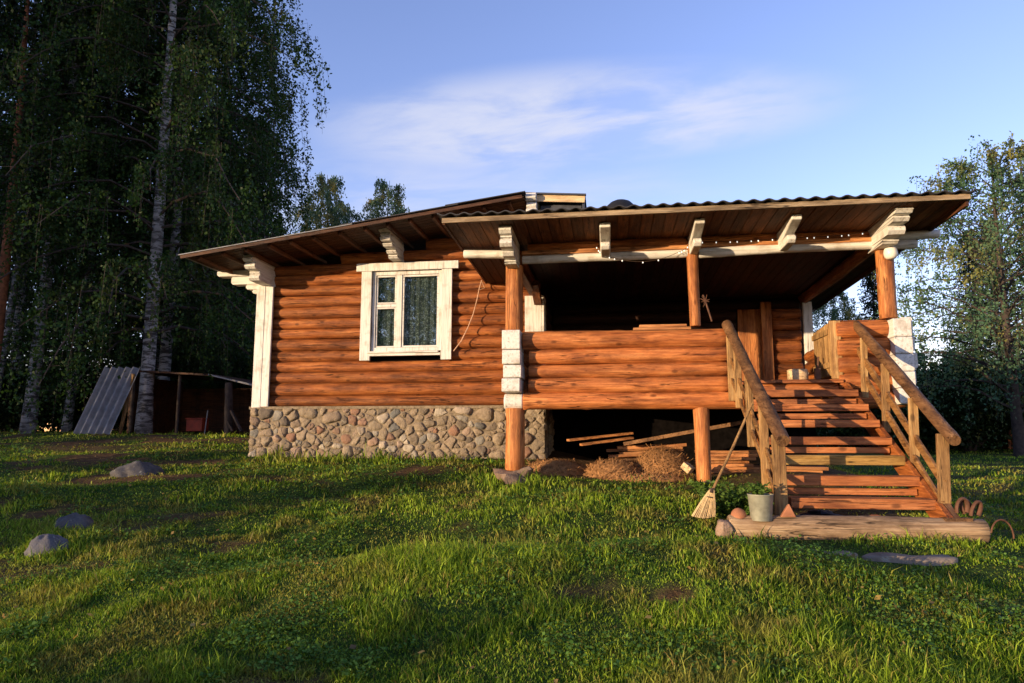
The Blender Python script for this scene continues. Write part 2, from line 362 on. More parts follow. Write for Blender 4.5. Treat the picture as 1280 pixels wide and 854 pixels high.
    def blob(s, c, r, seed=0, tone=None, m=0, n=12, rough=.25, sq=1.0):
        t = random.random() if tone is None else tone
        rr = random.Random(seed); ph = [rr.random()*6.28 for _ in range(8)]; vs = []; rows = n//2+1
        for i in range(rows+1):
            la = math.pi*i/rows
            for j in range(n):
                lo = 2*math.pi*j/n
                d = Vector((math.sin(la)*math.cos(lo), math.sin(la)*math.sin(lo), math.cos(la)))
                k = 1+rough*(.5*math.sin(2.3*d.x*2+ph[0])*math.cos(d.y*3+ph[1]) + .5*math.sin(d.z*4+ph[2]+d.x*3) + .25*math.sin(d.y*8+ph[3])*math.sin(d.x*7+ph[4]))
                dd = Vector([math.copysign(abs(x)**sq, x) for x in d])
                vs.append((c[0]+dd.x*r[0]*k, c[1]+dd.y*r[1]*k, c[2]+dd.z*r[2]*k))
        fs = [(i*n+j, (i+1)*n+j, (i+1)*n+(j+1) % n, i*n+(j+1) % n) for i in range(rows) for j in range(n)]
        return s.add(vs, fs, t, m)
    def quads(s, V, tone):      # V (k,4,3) bulk
        s.bulk = getattr(s, 'bulk', []); s.bulk.append((V, tone)); return s
    def build(s, name, mats, parent=None, smooth=False, bevel=0, origin=None):
        if not isinstance(mats, (list, tuple)): mats = [mats]
        me = bpy.data.meshes.new(name)
        o_ = np.array(origin if origin is not None else (0, 0, 0), float)
        V = np.concatenate(s.v) if s.v else np.zeros((0, 3)); T = np.concatenate(s.t) if s.t else np.zeros(0)
        F = s.f; MI = s.m
        bulk = getattr(s, 'bulk', [])
        if bulk and not F:
            V = np.concatenate([b[0].reshape(-1, 3) for b in bulk]); k = V.shape[0]//4
            T = np.concatenate([np.repeat(b[1], 4) for b in bulk])
            me.vertices.add(len(V)); me.vertices.foreach_set('co', (V-o_).astype(np.float32).ravel())
            me.loops.add(len(V)); me.loops.foreach_set('vertex_index', np.arange(len(V), dtype=np.int32))
            me.polygons.add(k); me.polygons.foreach_set('loop_start', np.arange(0, 4*k, 4, dtype=np.int32)); me.polygons.foreach_set('loop_total', np.full(k, 4, dtype=np.int32))
            me.update(calc_edges=True)
        else:
            me.from_pydata((V-o_).tolist(), [], F)
            me.polygons.foreach_set('material_index', np.array(MI, dtype=np.int32))
        a = me.attributes.new('tone', 'FLOAT', 'POINT'); a.data.foreach_set('value', T.astype(np.float32))
        if smooth: me.polygons.foreach_set('use_smooth', np.ones(len(me.polygons), dtype=bool)); me.update()
        for m in mats: me.materials.append(m)
        ob = bpy.data.objects.new(name, me); COL.objects.link(ob)
        if origin is not None: ob.location = o_
        if parent: ob.parent = parent
        if smooth == 'auto' or smooth:
            try: me.set_sharp_from_angle(angle=R(50))
            except Exception: pass
        if bevel:
            bv = ob.modifiers.new('bevel', 'BEVEL'); bv.width = bevel; bv.segments = 2; bv.limit_method = 'ANGLE'
        return ob
def tag(o, label=None, cat=None, group=None, kind=None):
    if label: o['label'] = label
    if cat: o['category'] = cat
    if group: o['group'] = group
    if kind: o['kind'] = kind
    return o
def empty(name, loc, label, cat, group=None):
    o = bpy.data.objects.new(name, None); COL.objects.link(o); o.location = loc; o.empty_display_size = .2
    return tag(o, label, cat, group)
def sub(mb, name, mats, root, **kw):
    """build in world coordinates, parent to root (which sits at a translated origin)"""
    kw.setdefault('smooth', True)
    ob = mb.build(name, mats, **kw)
    ob.parent = root; ob.matrix_parent_inverse = Matrix.Translation(root.location).inverted() if root.parent is None else Matrix.Identity(4)
    return ob
def subsub(mb, name, mats, part, **kw):
    kw.setdefault('smooth', True)
    ob = mb.build(name, mats, **kw); ob.parent = part; ob.matrix_parent_inverse = Matrix.Identity(4)
    return ob
def copy_tree(o, parent=None):
    c = o.copy(); COL.objects.link(c); c.parent = parent
    for ch in list(o.children):
        copy_tree(ch, c)
    return c

# ================================================================ SETTING
def bare_mask(x, y):
    """0 green turf .. 1 bare brown soil"""
    n = fbm(x*1.25+7, y*1.6, 31, 4); n2 = fbm(x*.45, y*.5, 77, 3)
    b = sst(n + .25*(n2-.5), .57, .70)
    n3 = fbm(x*.9+3, y*2.2, 55, 4); b = np.maximum(b, sst(n3, .60, .74)*.8*sst(-x, -1, 3))
    b = b*(1-.8*sst(x, .6, 1.0)*(1-sst(y, 6.0, 6.6)))*(1-.5*sst(y,5,7)*sst(x,-3,-1))
    porch = sst(y, 9.0, 9.5)*sst(x, -1.5, -1.1)*(1-sst(x, 3.6, 4.2))
    b = np.maximum(b, porch)
    st = sst(y, 6.5, 6.9)*sst(x, 1.2, 1.6)*(1-sst(x, 2.9, 3.1))*(1-sst(y, 9, 9.6))
    b = np.maximum(b, st*.8)
    # rock surrounds, earthy heap at left
    for (rx, ry, rr) in ((-6.6, 9.0, .55), (-4.85, 6.2, .55), (-10.5, 12.6, 1.4), (-4.4, 6.7, .35)):
        b = np.maximum(b, .9*np.exp(-(((x-rx)/rr)**2+((y-ry)/(rr*.6))**2)))
    return np.clip(b, 0, 1)
def warp(n, span, k): # dense near 0
    t = np.linspace(-1, 1, n); return np.sign(t)*(np.abs(t)**k)*span
gx = np.unique(np.concatenate([np.linspace(-18, 14, 321), 16+np.linspace(0, 1, 30)**2.5*900, -20-np.linspace(0, 1, 30)**2.5*900]))
gy = np.unique(np.concatenate([np.linspace(-2, 24, 300), 26+np.linspace(0, 1, 30)**2.5*1200, -4-np.linspace(0, 1, 20)**2.5*400]))
X, Y = np.meshgrid(gx, gy); Z = ground(X, Y)
nx, ny = len(gx), len(gy); V = np.stack([X, Y, Z], -1).reshape(-1, 3)
idx = np.arange(nx*ny).reshape(ny, nx)
F = np.stack([idx[:-1, :-1], idx[:-1, 1:], idx[1:, 1:], idx[1:, :-1]], -1).reshape(-1, 4)
me = bpy.data.meshes.new('ground'); me.from_pydata(V.tolist(), [], F.tolist())
at = me.attributes.new('bare', 'FLOAT', 'POINT'); at.data.foreach_set('value', bare_mask(V[:, 0], V[:, 1]).astype(np.float32))
me.polygons.foreach_set('use_smooth', np.ones(len(me.polygons), dtype=bool)); me.materials.append(M['ground'])
go = bpy.data.objects.new('ground', me); COL.objects.link(go); tag(go, kind='structure')

# ================================================================ LOG CABIN (with its porch)
cabin = empty('log_cabin', (-1.1, 11.2, -.45), 'orange log cabin on a fieldstone base with a raised porch and white brackets', 'house')
FV = 11.25                       # centre plane of the front log wall
def roof_z(u): return 3.655 - .134*abs(u+1.22) if u < -1.22 else 3.655 - .134*(u+1.22)*1.15
OX0, OX1, OZ0, OZ1 = -4.06, -2.68, 1.32, 2.76
mb = MB(); z = .43; i = 0
while z < 3.45:
    p = .196 + random.uniform(-.018, .022); r = p/2*1.03; zc = z+p/2; top = z+p
    u0 = -5.86
    if top > roof_z(u0)-.07: u0 = -1.22 - (3.655-.07-top)/.134
    col = random.uniform(.2, .9)
    if u0 < -1.5:
        dz = random.uniform(-.006, .006)
        if zc+r*.4 > OZ0 and zc-r*.4 < OZ1:
            if u0 < OX0-.15: mb.log((u0, FV, zc+dz), (OX0, FV, zc), r, col, 0, wob=.045)
            mb.log((OX1, FV, zc-dz), (-1.1, FV, zc), r, col+random.uniform(-.08, .08), 0, wob=.045)
        else: mb.log((u0, FV, zc+dz), (-1.1, FV, zc-dz), r, col, 0, wob=.045)
    z += p; i += 1
wall = sub(mb, 'front_wall', [M['log_x']], cabin)
mb = MB(); mbd = MB(); z = .43
while z < 2.9:
    p = .2; r = .108
    if z < 2.45: mb.log((-5.9, 11.35, z+.1), (-5.9, 16.4, z+.1), r)
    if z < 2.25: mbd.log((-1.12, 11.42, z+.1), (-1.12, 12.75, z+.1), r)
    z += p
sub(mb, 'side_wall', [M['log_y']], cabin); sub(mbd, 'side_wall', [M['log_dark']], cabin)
# wall behind the porch, with doorway
mb = MB(); mbd = MB(); z = .43
while z < 2.5:
    p = .2+random.uniform(-.012, .012); zc = z+p/2
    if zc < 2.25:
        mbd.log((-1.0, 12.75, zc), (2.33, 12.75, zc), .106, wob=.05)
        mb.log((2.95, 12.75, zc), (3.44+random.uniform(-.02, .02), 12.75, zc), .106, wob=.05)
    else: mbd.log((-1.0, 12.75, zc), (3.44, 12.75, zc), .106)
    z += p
sub(mb, 'back_wall', [M['log_x']], cabin); sub(mbd, 'back_wall', [M['log_dark']], cabin)  # left stretch uses the log colour with shade put in
mb = MB()
mb.box(-5.8, 3.5, 16.3, 16.4, .43, 2.5); mb.box(3.45, 3.55, 12.9, 16.4, .43, 2.4)
sub(mb, 'rear_wall', [M['dark_x']], cabin)
mb = MB(); mb.box(-5.75, -1.2, 11.45, 16.2, .43, 2.52)  # added solid black boxes, keep sky and light out behind the logs
mb.box(-1.2, 3.40, 12.86, 16.2, .43, 2.36); sub(mb, 'light_block_box', [M['black']], cabin, smooth=False)
mb = MB()
for k in range(4): mb.box(2.35+k*.104, 2.35+k*.104+.10, 12.66, 12.70, .66, 2.2, random.uniform(.3, .7))
dr = sub(mb, 'door', [M['log_z']], cabin, bevel=.004)
mb = MB(); mb.box(2.745, 2.925, 12.58, 12.66, .64, 2.32, .8); sub(mb, 'door_casing', [M['log_z']], cabin, bevel=.006)
# corner boards
mb = MB(); zt = 2.545
mb.box(-6.09, -5.93, 11.06, 11.10, .415, zt); mb.box(-5.928, -5.79, 11.066, 11.108, .42, zt); mb.box(-6.094, -6.05, 11.102, 11.45, .415, zt)
sub(mb, 'corner_board', [M['white_z']], cabin, bevel=.006)
mb = MB(); mb.box(-1.34, -1.06, 11.06, 11.10, .425, 2.24); mb.box(-1.058, -1.02, 11.06, 11.4, .425, 2.24)
sub(mb, 'corner_board', [M['white_z']], cabin, bevel=.006)
mb = MB(); mb.box(3.46, 3.62, 12.58, 12.63, .43, 2.30); sub(mb, 'corner_board', [M['white_z']], cabin, bevel=.006)

# fieldstone foundation: clipped Voronoi cells pushed out of a mortar wall
def clip(poly, px, py, nx_, ny_):
    o = []
    for i in range(len(poly)):
        a = poly[i]; b = poly[(i+1) % len(poly)]
        da = (a[0]-px)*nx_+(a[1]-py)*ny_; db = (b[0]-px)*nx_+(b[1]-py)*ny_
        if da <= 0: o.append(a)
        if (da < 0 < db) or (db < 0 < da):
            t = da/(da-db); o.append((a[0]+(b[0]-a[0])*t, a[1]+(b[1]-a[1])*t))
    return o
def stonewall(mb, x0, x1, z0, z1, place, seed, density=52):
    rr = random.Random(seed); pts = []; tries = 0
    target = int((x1-x0)*(z1-z0)*density)
    while len(pts) < target and tries < 60000:
        tries += 1; p = (rr.uniform(x0, x1), rr.uniform(z0, z1)); big = rr.random() < .08
        md = rr.uniform(.03, .11)*(1.9 if big else 1)
        if all(math.hypot((p[0]-q[0])*.68, (p[1]-q[1])*1.45) > (md+q[2])/2*1.15 for q in pts): pts.append((p[0], p[1], md))
    for i, p in enumerate(pts):
        poly = [(x0, z0), (x1, z0), (x1, z1), (x0, z1)]
        for j, q in enumerate(pts):
            if i == j or abs(p[0]-q[0]) > .7 or abs(p[1]-q[1]) > .7: continue
            w = p[2]/(p[2]+q[2]); dx = q[0]-p[0]; dz = q[1]-p[1]
            poly = clip(poly, p[0]+dx*w, p[1]+dz*w, dx, dz)
            if len(poly) < 3: break
        if len(poly) < 3: continue
        # resample + round
        cx = sum(a[0] for a in poly)/len(poly); cz = sum(a[1] for a in poly)/len(poly)
        ring = []; n = 16
        for k in range(n):
            th = 2*math.pi*k/n; dx, dz = math.cos(th), math.sin(th); best = 9
            for a in range(len(poly)):
                A = poly[a]; B = poly[(a+1) % len(poly)]; ex, ez = B[0]-A[0], B[1]-A[1]
                den = dx*ez-dz*ex
                if abs(den) < 1e-9: continue
                t = ((A[0]-cx)*ez-(A[1]-cz)*ex)/den; u = ((A[0]-cx)*dz-(A[1]-cz)*dx)/den
                if t > 0 and -1e-6 <= u <= 1+1e-6: best = min(best, t)
            ring.append(best if best < 9 else .03)
        rk = rr.choice((1.06, 1.2, 1.5, 2.0)); ring = [min(ring[k], .5*(ring[k-1]+ring[(k+1) % n])*rk) for k in range(n)]
        ring = [q*rr.uniform(.86, 1.05) for q in ring]; tx, tz = rr.uniform(-.25, .25), rr.uniform(-.35, .2)
        size = sum(ring)/n
        d = min(.060, size*.5)*rr.uniform(.35, 1.15); t = rr.random(); vs = []
        off = rr.uniform(-.022, .006)
        for sc, dep in ((.97, -.04), (.91, .30), (.80, .72), (.50, .97)):
            for k in range(n):
                th = 2*math.pi*k/n; q = ring[k]*sc*(1+rr.uniform(-.025, .025))
                vs.append(place(cx+math.cos(th)*q, cz+math.sin(th)*q, dep*d*(1+tx*math.cos(th)+tz*math.sin(th))+off+(rr.uniform(-.008, .008) if dep > .5 else 0)))
        vs.append(place(cx, cz, d*1.0+off))
        fs = [(r_*n+k, r_*n+(k+1) % n, (r_+1)*n+(k+1) % n, (r_+1)*n+k) for r_ in range(3) for k in range(n)] + [(3*n+k, 3*n+(k+1) % n, 4*n) for k in range(n)]
        mb.add(vs, fs, t, 0)
mb = MB()
stonewall(mb, -6.12, -1.02, -.62, .42, lambda a, b, d: (a, 11.09-d, b), 5)
stonewall(mb, 11.1, 12.6, -.62, .42, lambda a, b, d: (-1.02+d, a, b), 6)
stonewall(mb, 11.1, 16.2, -.7, .42, lambda a, b, d: (-6.12-d, a, b), 9, 30)
mb.box(-6.11, -1.03, 11.10, 12.4, -.8, .418, .5, 1); mb.box(-6.10, -1.04, 12.4, 12.72, -.8, .416, .5, 1)
mb.box(-6.13, -1.01, 11.065, 11.12, .385, .432, .5, 1)
sub(mb, 'stone_foundation', [M['field'], M['mortar']], cabin)

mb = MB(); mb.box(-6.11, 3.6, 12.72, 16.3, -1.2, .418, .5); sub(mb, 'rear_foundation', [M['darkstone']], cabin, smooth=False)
# main roof ---------------------------------------------------------------
mb = MB(); mt = MB()
def slope_slab(mbx, u0, u1, v0, v1, zoff, th, t=None, m=0):
    zs = [roof_z(u)+zoff for u in (u0, u1)]
    v = [(u, y, zz+dz) for u, zz in ((u0, zs[0]), (u1, zs[1])) for y in (v0, v1) for dz in (0, th)]
    mbx.add(v, [(0, 1, 3, 2), (4, 6, 7, 5), (0, 4, 5, 1), (2, 3, 7, 6), (0, 2, 6, 4), (1, 5, 7, 3)], random.random() if t is None else t, m)
v = 10.06
while v < 11.35:                              # underside boards, lying along the slope
    w = .13; slope_slab(mb, -6.80, -1.23, v, v+w-.012, -.075, .022, random.uniform(.1, .9)); v += w
slope_slab(mb, -6.80, -1.23, 11.36, 16.9, -.075, .022, .3)
roof = sub(mb, 'roof', [M['dark_x']], cabin, smooth=False)
mb = MB(); u = -6.62; k = 0
while u < -1.3:                               # battens under the boards, running back
    zz = roof_z(u)-.075-.032
    mb.beam((u, 10.10, zz), (u+random.uniform(-.015, .015), 11.5, zz), .055, .055, random.uniform(.3, 1)); u += .40+random.uniform(-.05, .05)
subsub(mb, 'batten', [M['dark_y']], roof, bevel=.004)
mb = MB()
for a, b, zo, mi in ((-6.89, -3.95, -.044, 1), (-4.15, -2.25, -.028, 0), (-2.45, -1.20, -.012, 0)):     # overlapping sheets
    slope_slab(mb, a, b, 9.97, 17.0, zo, .014, .5, mi)
subsub(mb, 'roof_sheet', [M['slate'], M['tin']], roof, smooth=False)
mb = MB()
v0 = [(-6.89, 9.99), (-1.22, 9.99)]
mb.beam((-6.86, 10.0, roof_z(-6.86)-.075), (-1.25, 10.0, roof_z(-1.25)-.075), .03, .05, .4)
subsub(mb, 'eave_board', [M['dark_x']], roof)
# short raised roof piece right of the ridge: white fascia over dark siding
mb = MB()
for k in range(5): mb.box(-1.0, -.36, 10.36, 12.6, 3.10+k*.09, 3.10+k*.09+.082, .5)
rs = sub(mb, 'ridge_cladding', [M['blueclad']], cabin)
mb = MB(); mb.beam((-1.18, 10.24, 3.63), (-.30, 10.24, 3.565), .035, .105, .8)
subsub(mb, 'fascia', [M['paleboard_x']], rs, bevel=.004)
mb = MB(); mb.beam((-1.25, 10.22, 3.705), (-.28, 10.22, 3.632), .06, .022, .5); mb.add([(-1.24, 10.2, 3.69), (-.29, 10.2, 3.62), (-.29, 14, 3.62), (-1.24, 14, 3.69), (-1.24, 10.2, 3.705), (-.29, 10.2, 3.635), (-.29, 14, 3.635), (-1.24, 14, 3.705)], [(0, 3, 2, 1), (4, 5, 6, 7), (0, 1, 5, 4), (1, 2, 6, 5), (2, 3, 7, 6), (3, 0, 4, 7)], .3)
mb.box(-.345, -.31, 10.28, 12.4, 3.1, 3.57, .5)
subsub(mb, 'ridge_cap', [M['blueclad']], rs)

# brackets: stacks of chamfered log ends -----------------------------------
def layer(mb, uc, w, vf, vb, z0, z1, ch=.035, axis='y', m=0):
    """one squared log end with a chamfered nose; axis y = points to the viewer, -x = points left, x = points right"""
    h = z1-z0; prof = [(0, z0+ch*1.1), (0, z1-ch*.9), (ch*.8, z1), (1, z1), (1, z0), (ch*1.2, z0)]
    vs = []
    for s_ in (-w/2, w/2):
        for a, zz in prof:
            t = vb if a == 1 else (vf + (a if vb > vf else -a))
            vs.append((uc+s_, t, zz) if axis == 'y' else (t, uc+s_, zz))
    n = 6; fs = [tuple(range(n))[::-1], tuple(range(n, 2*n))] + [(i, (i+1) % n, n+(i+1) % n, n+i) for i in range(n)]
    mb.add(vs, fs, random.random(), m)
mb = MB()   # left corner, forward arm
for k, (vf, z0, z1) in enumerate(((10.35, 2.985, 3.075), (10.43, 2.90, 2.98), (10.38, 2.83, 2.897), (10.46, 2.72, 2.826), (10.62, 2.645, 2.717), (10.60, 2.55, 2.64))):
    layer(mb, -5.93+.004*k, .185 if k != 2 else .165, vf, 11.2, z0, z1)
sub(mb, 'bracket', [M['white_y']], cabin, smooth=False, bevel=.012)
mb = MB()   # left corner, sideways arm
for uf, z0, z1, vv in ((-6.90, 2.755, 2.865, 11.2), (-6.62, 2.60, 2.745, 11.2), (-6.33, 2.50, 2.595, 11.19), (-6.2, 2.42, 2.495, 11.18)):
    layer(mb, vv, .17, uf, -5.9, z0, z1, ch=.03, axis='x')
sub(mb, 'bracket', [M['white_x']], cabin, smooth=False, bevel=.012)
def fwd_bracket(uc, w, rows, back):
    mb = MB()
    for k, (vf, z0, z1) in enumerate(rows): layer(mb, uc+.003*k, w*(1-.06*(k % 2)), vf, back, z0, z1)
    return sub(mb, 'bracket', [M['white_y']], cabin, smooth=False, bevel=.012)
fwd_bracket(-3.56, .17, ((10.32, 3.235, 3.335), (10.42, 3.17, 3.23), (10.40, 3.10, 3.165), (10.52, 3.035, 3.095), (10.72, 2.965, 3.03), (10.80, 2.90, 2.96)), 11.2)
fwd_bracket(-1.13, .17, ((10.10, 3.56, 3.68), (10.18, 3.45, 3.555), (10.15, 3.33, 3.445), (10.3, 3.2, 3.325)), 11.2)

# window --------------------------------------------------------------------
win = MB(); V0 = 11.06
win.box(-4.175, -3.995, V0, V0+.04, 1.20, 2.745); win.box(-2.76, -2.58, V0, V0+.04, 1.20, 2.745); win.box(-4.27, -2.47, V0-.012, V0+.035, 2.748, 2.885)
w = sub(win, 'window', [M['white_z']], cabin, bevel=.005)
mb = MB()
mb.box(-3.99, -3.93, V0+.05, 11.30, 1.36, 2.74); mb.box(-2.82, -2.765, V0+.05, 11.30, 1.36, 2.74); mb.box(-3.93, -2.82, V0+.05, 11.30, 2.68, 2.74); mb.box(-3.93, -2.82, V0+.05, 11.30, 1.36, 1.42)
mb.box(-3.565, -3.465, V0+.055, 11.26, 1.422, 2.678)
mb.box(-3.928, -3.568, V0+.07, 11.25, 2.125, 2.175)
subsub(mb, 'frame', [M['white_z']], w, bevel=.005)
mb = MB()
def sash(x0, x1, z0, z1, t=.027):
    mb.box(x0, x0+t, 11.13, 11.17, z0, z1); mb.box(x1-t, x1, 11.13, 11.17, z0, z1); mb.box(x0+t, x1-t, 11.13, 11.17, z0, z0+t); mb.box(x0+t, x1-t, 11.13, 11.17, z1-t, z1)
sash(-3.926, -3.57, 2.18, 2.676); sash(-3.926, -3.57, 1.424, 2.12); sash(-3.46, -2.823, 1.424, 2.676, .03)
subsub(mb, 'sash', [M['white_x']], w, bevel=.004)
for x0, x1, z0, z1 in ((-3.903, -3.593, 2.202, 2.654), (-3.903, -3.593, 1.446, 2.098), (-3.435, -2.848, 1.45, 2.65)):
    mb = MB(); mb.box(x0, x1, 11.148, 11.152, z0, z1); subsub(mb, 'pane', [M['glass']], w, smooth=False)
mb = MB(); nC = 60; vs = []
for k in range(nC+1):
    x = -3.93+k/nC*1.12; y = 11.215+.012*math.sin(k*.9)+.006*math.sin(k*2.3)
    vs += [(x, y, 1.42), (x, y, 2.68)]
mb.add(vs, [(2*k, 2*k+2, 2*k+3, 2*k+1) for k in range(nC)], .5); subsub(mb, 'curtain', [M['net']], w)
mb = MB(); mb.box(-4.04, -2.80, V0-.03, V0+.10, 1.322, 1.352); mb.box(-4.0, -2.765, V0-.002, V0+.05, 1.275, 1.318)
subsub(mb, 'sill', [M['white_x']], w, bevel=.005)
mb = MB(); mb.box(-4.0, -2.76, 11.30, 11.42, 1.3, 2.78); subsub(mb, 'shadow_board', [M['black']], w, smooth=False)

# porch ----------------------------------------------------------------------
def psof(v): return 2.58-.03*(v-8)
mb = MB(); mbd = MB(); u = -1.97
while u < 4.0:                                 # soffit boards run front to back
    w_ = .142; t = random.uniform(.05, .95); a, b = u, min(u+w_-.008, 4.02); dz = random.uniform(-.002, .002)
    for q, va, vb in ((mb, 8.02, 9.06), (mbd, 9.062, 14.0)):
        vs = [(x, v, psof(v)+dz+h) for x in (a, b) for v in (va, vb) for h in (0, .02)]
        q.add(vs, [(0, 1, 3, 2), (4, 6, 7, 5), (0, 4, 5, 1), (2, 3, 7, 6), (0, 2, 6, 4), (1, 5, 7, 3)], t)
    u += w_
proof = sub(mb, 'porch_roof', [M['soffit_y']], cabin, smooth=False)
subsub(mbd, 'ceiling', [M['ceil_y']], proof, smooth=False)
mb = MB(); mb.beam((-2.0, 8.0, 2.595), (4.05, 8.0, 2.61), .035, .062, .6)
subsub(mb, 'eave_board', [M['grey_x']], proof, bevel=.004)
mb = MB(); mb.beam((4.04, 8.05, 2.58), (4.04, 14.0, 2.41), .03, .12, .4); subsub(mb, 'side_board', [M['dark_y']], proof)
mb = MB(); mb.beam((-1.99, 8.05, 2.59), (-1.99, 11.1, 2.50), .03, .055, .4); subsub(mb, 'side_board', [M['dark_y']], proof)
mb = MB(); vs = []; nn = 36*12        # corrugated slate
for k in range(nn+1):
    x = -2.05+k/nn*6.15; zz = .013*math.cos(k/12*2*math.pi)
    for v in (7.93, 14.1): vs += [(x, v, psof(v)+.068+zz), (x, v, psof(v)+.080+zz)]
fs = []
for k in range(nn):
    a = 4*k; b = a+4; fs += [(a, a+2, b+2, b), (a+1, b+1, b+3, a+3), (a, b, b+1, a+1), (a+2, a+3, b+3, b+2)]
mb.add(vs, fs, .5); subsub(mb, 'roof_sheet', [M['slate']], proof)
mb = MB()
mb.add([(x, v, psof(v)+h) for x in (-1.95, 4.0) for v in (8.1, 14.0) for h in (.024, .046)], [(0, 1, 3, 2), (4, 6, 7, 5), (0, 4, 5, 1), (2, 3, 7, 6), (0, 2, 6, 4), (1, 5, 7, 3)], .3)
subsub(mb, 'decking', [M['dark_x']], proof, smooth=False)
mb = MB(); mb.blob((.28, 12.1, 3.80), (.32, .32, .38), 3, .5, rough=.03, n=20); mb.tube([(.28, 12.1, 2.6), (.28, 12.1, 3.6)], .2, 12, .5)
sub(mb, 'chimney_cowl', [M['black']], cabin)

# beams at the porch front
mb = MB()
mb.log((-1.05, 9.06, 2.49), (1.06, 9.05, 2.495), .075, .6, wob=.08); mb.log((1.2, 9.05, 2.50), (3.4, 9.05, 2.50), .07, .7, wob=.08)
sub(mb, 'frieze_log', [M['log_pale']], cabin)
mb = MB(); mb.box(-1.12, 1.07, 8.93, 9.02, 2.372, 2.432, .8); mb.box(1.21, 3.42, 8.93, 9.02, 2.385, 2.443, .9)
sub(mb, 'rail_board', [M['plank_x']], cabin, bevel=.01)
mb = MB()
mb.log((-1.12, 8.99, 2.318), (1.07, 8.99, 2.325), .055, wob=.10); mb.log((1.21, 8.98, 2.328), (3.42, 8.98, 2.345), .06, wob=.14)
sub(mb, 'front_beam', [M['white_x']], cabin)
mb = MB(); mb.log((-1.93, 8.98, 2.43), (-1.28, 8.98, 2.40), .055, wob=.08)
b_ = sub(mb, 'beam_end', [M['white_x']], cabin)
mb = MB(); mb.log((3.6, 9.0, 2.45), (4.15, 9.0, 2.47), .055); mb.log((3.6, 9.0, 2.34), (3.88, 9.0, 2.345), .055)
sub(mb, 'beam_end', [M['white_x']], cabin)
mb = MB(); mb.log((3.5, 9.1, 2.44), (3.5, 12.8, 2.36), .09); sub(mb, 'side_beam', [M['log_y']], cabin)
mb = MB(); mb.log((-1.22, 9.12, 2.42), (-1.22, 11.1, 2.42), .09); mb.beam((-1.2, 9.15, 2.28), (-1.2, 11.0, 2.28), .1, .1)
mb.beam((-1.12, 10.5, 2.33), (-1.12, 11.05, 2.12), .12, .09, .3); sub(mb, 'side_beam', [M['log_y']], cabin)

# porch corbels
fwd_bracket(-1.245, .155, ((8.20, 2.475, 2.575), (8.28, 2.415, 2.47), (8.24, 2.315, 2.41), (8.42, 2.24, 2.31), (8.6, 2.18, 2.235)), 9.08)
def small_corbel(uc, w=.135):
    mb = MB(); vs = []
    prof = [(8.24, 2.565), (8.24, 2.505), (8.62, 2.42), (8.80, 2.365), (9.0, 2.365), (9.0, 2.55)]
    for s_ in (-w/2, w/2): vs += [(uc+s_, a, b) for a, b in prof]
    n = 6; mb.add(vs, [tuple(range(n))[::-1], tuple(range(n, 2*n))] + [(i, (i+1) % n, n+(i+1) % n, n+i) for i in range(n)], .5)
    mb2 = MB(); layer(mb, uc, w*.86, 8.50, 9.0, 2.30, 2.40)
    return sub(mb, 'bracket', [M['white_y']], cabin, smooth=False, bevel=.012)
small_corbel(0.0); small_corbel(1.14, .12); small_corbel(2.26, .12)
fwd_bracket(3.42, .19, ((8.14, 2.51, 2.575), (8.24, 2.44, 2.505), (8.40, 2.33, 2.435), (8.60, 2.27, 2.325)), 9.1)

# posts
def post(x, y, z0, z1, r0, r1, lean=0):
    mb = MB(); mb.log((x, y, z0), (x+lean, y, z1), (r0+r1)/2, .7, seg=.15, n=20, wob=.07); return sub(mb, 'post', [M['log_z']], cabin)
post(-1.235, 9.0, 1.34, 2.24, .125, .115); post(-1.235, 9.0, -.50, .31, .128, .125, .01)
post(1.14, 9.0, 1.36, 2.50, .075, .07, -.01); post(1.18, 9.0, -.66, .31, .098, .09, -.01)
post(3.49, 8.98, 1.40, 2.40, .108, .10)
# parapet: log fence between the posts
mb = MB(); zz = .505; hs = [.205, .175, .20, .235]
for k, h in enumerate(hs):
    mb.log(((-1.10 if k == 3 else -1.03)+random.uniform(-.015, .015), 9.0, zz+h/2), (1.51, 9.0, zz+h/2), h/2*1.02, [.75, .6, .85, .7][k], wob=.05); zz += h
pf = sub(mb, 'porch_parapet', [M['log_pale']], cabin)
mb = MB(); mb.log((-1.11, 8.99, .40), (1.75, 8.99, .40), .108, .9, wob=.05); mb.log((2.75, 8.99, .38), (3.6, 8.99, .40), .108, .6); mb.log((1.9, 8.97, .52), (2.82, 8.97, .53), .085, .7, wob=.05)
sub(mb, 'floor_log', [M['log_pale']], cabin)
mb = MB(); mb.log((-1.36, 8.99, .40), (-1.11, 8.99, .40), .106, wob=.03)
for k, (z0, z1) in enumerate(((.512, .69), (.695, .865), (.87, 1.06), (1.065, 1.325))): layer(mb, -1.235+random.uniform(-.01, .01), .235, 8.72+random.uniform(0, .03), 9.2, z0+.003, z1-.001, ch=.012)
sub(mb, 'log_end_stack', [M['white_y']], cabin, smooth=False, bevel=.006)
mb = MB(); z0 = .50
for k, h in enumerate((.21, .22, .235, .22)):
    mb.log((2.84, 9.0, z0+h/2), (3.46, 9.0, z0+h/2), h/2*1.08, random.uniform(.4, .8), wob=.05); z0 += h
sub(mb, 'porch_parapet', [M['log_pale']], cabin)
mb = MB(); z0 = .50
for k in range(4): mb.log((-1.17, 9.12, z0+.1), (-1.17, 11.0, z0+.1), .108); z0 += .2
sub(mb, 'porch_parapet', [M['log_y']], cabin)
mb = MB()
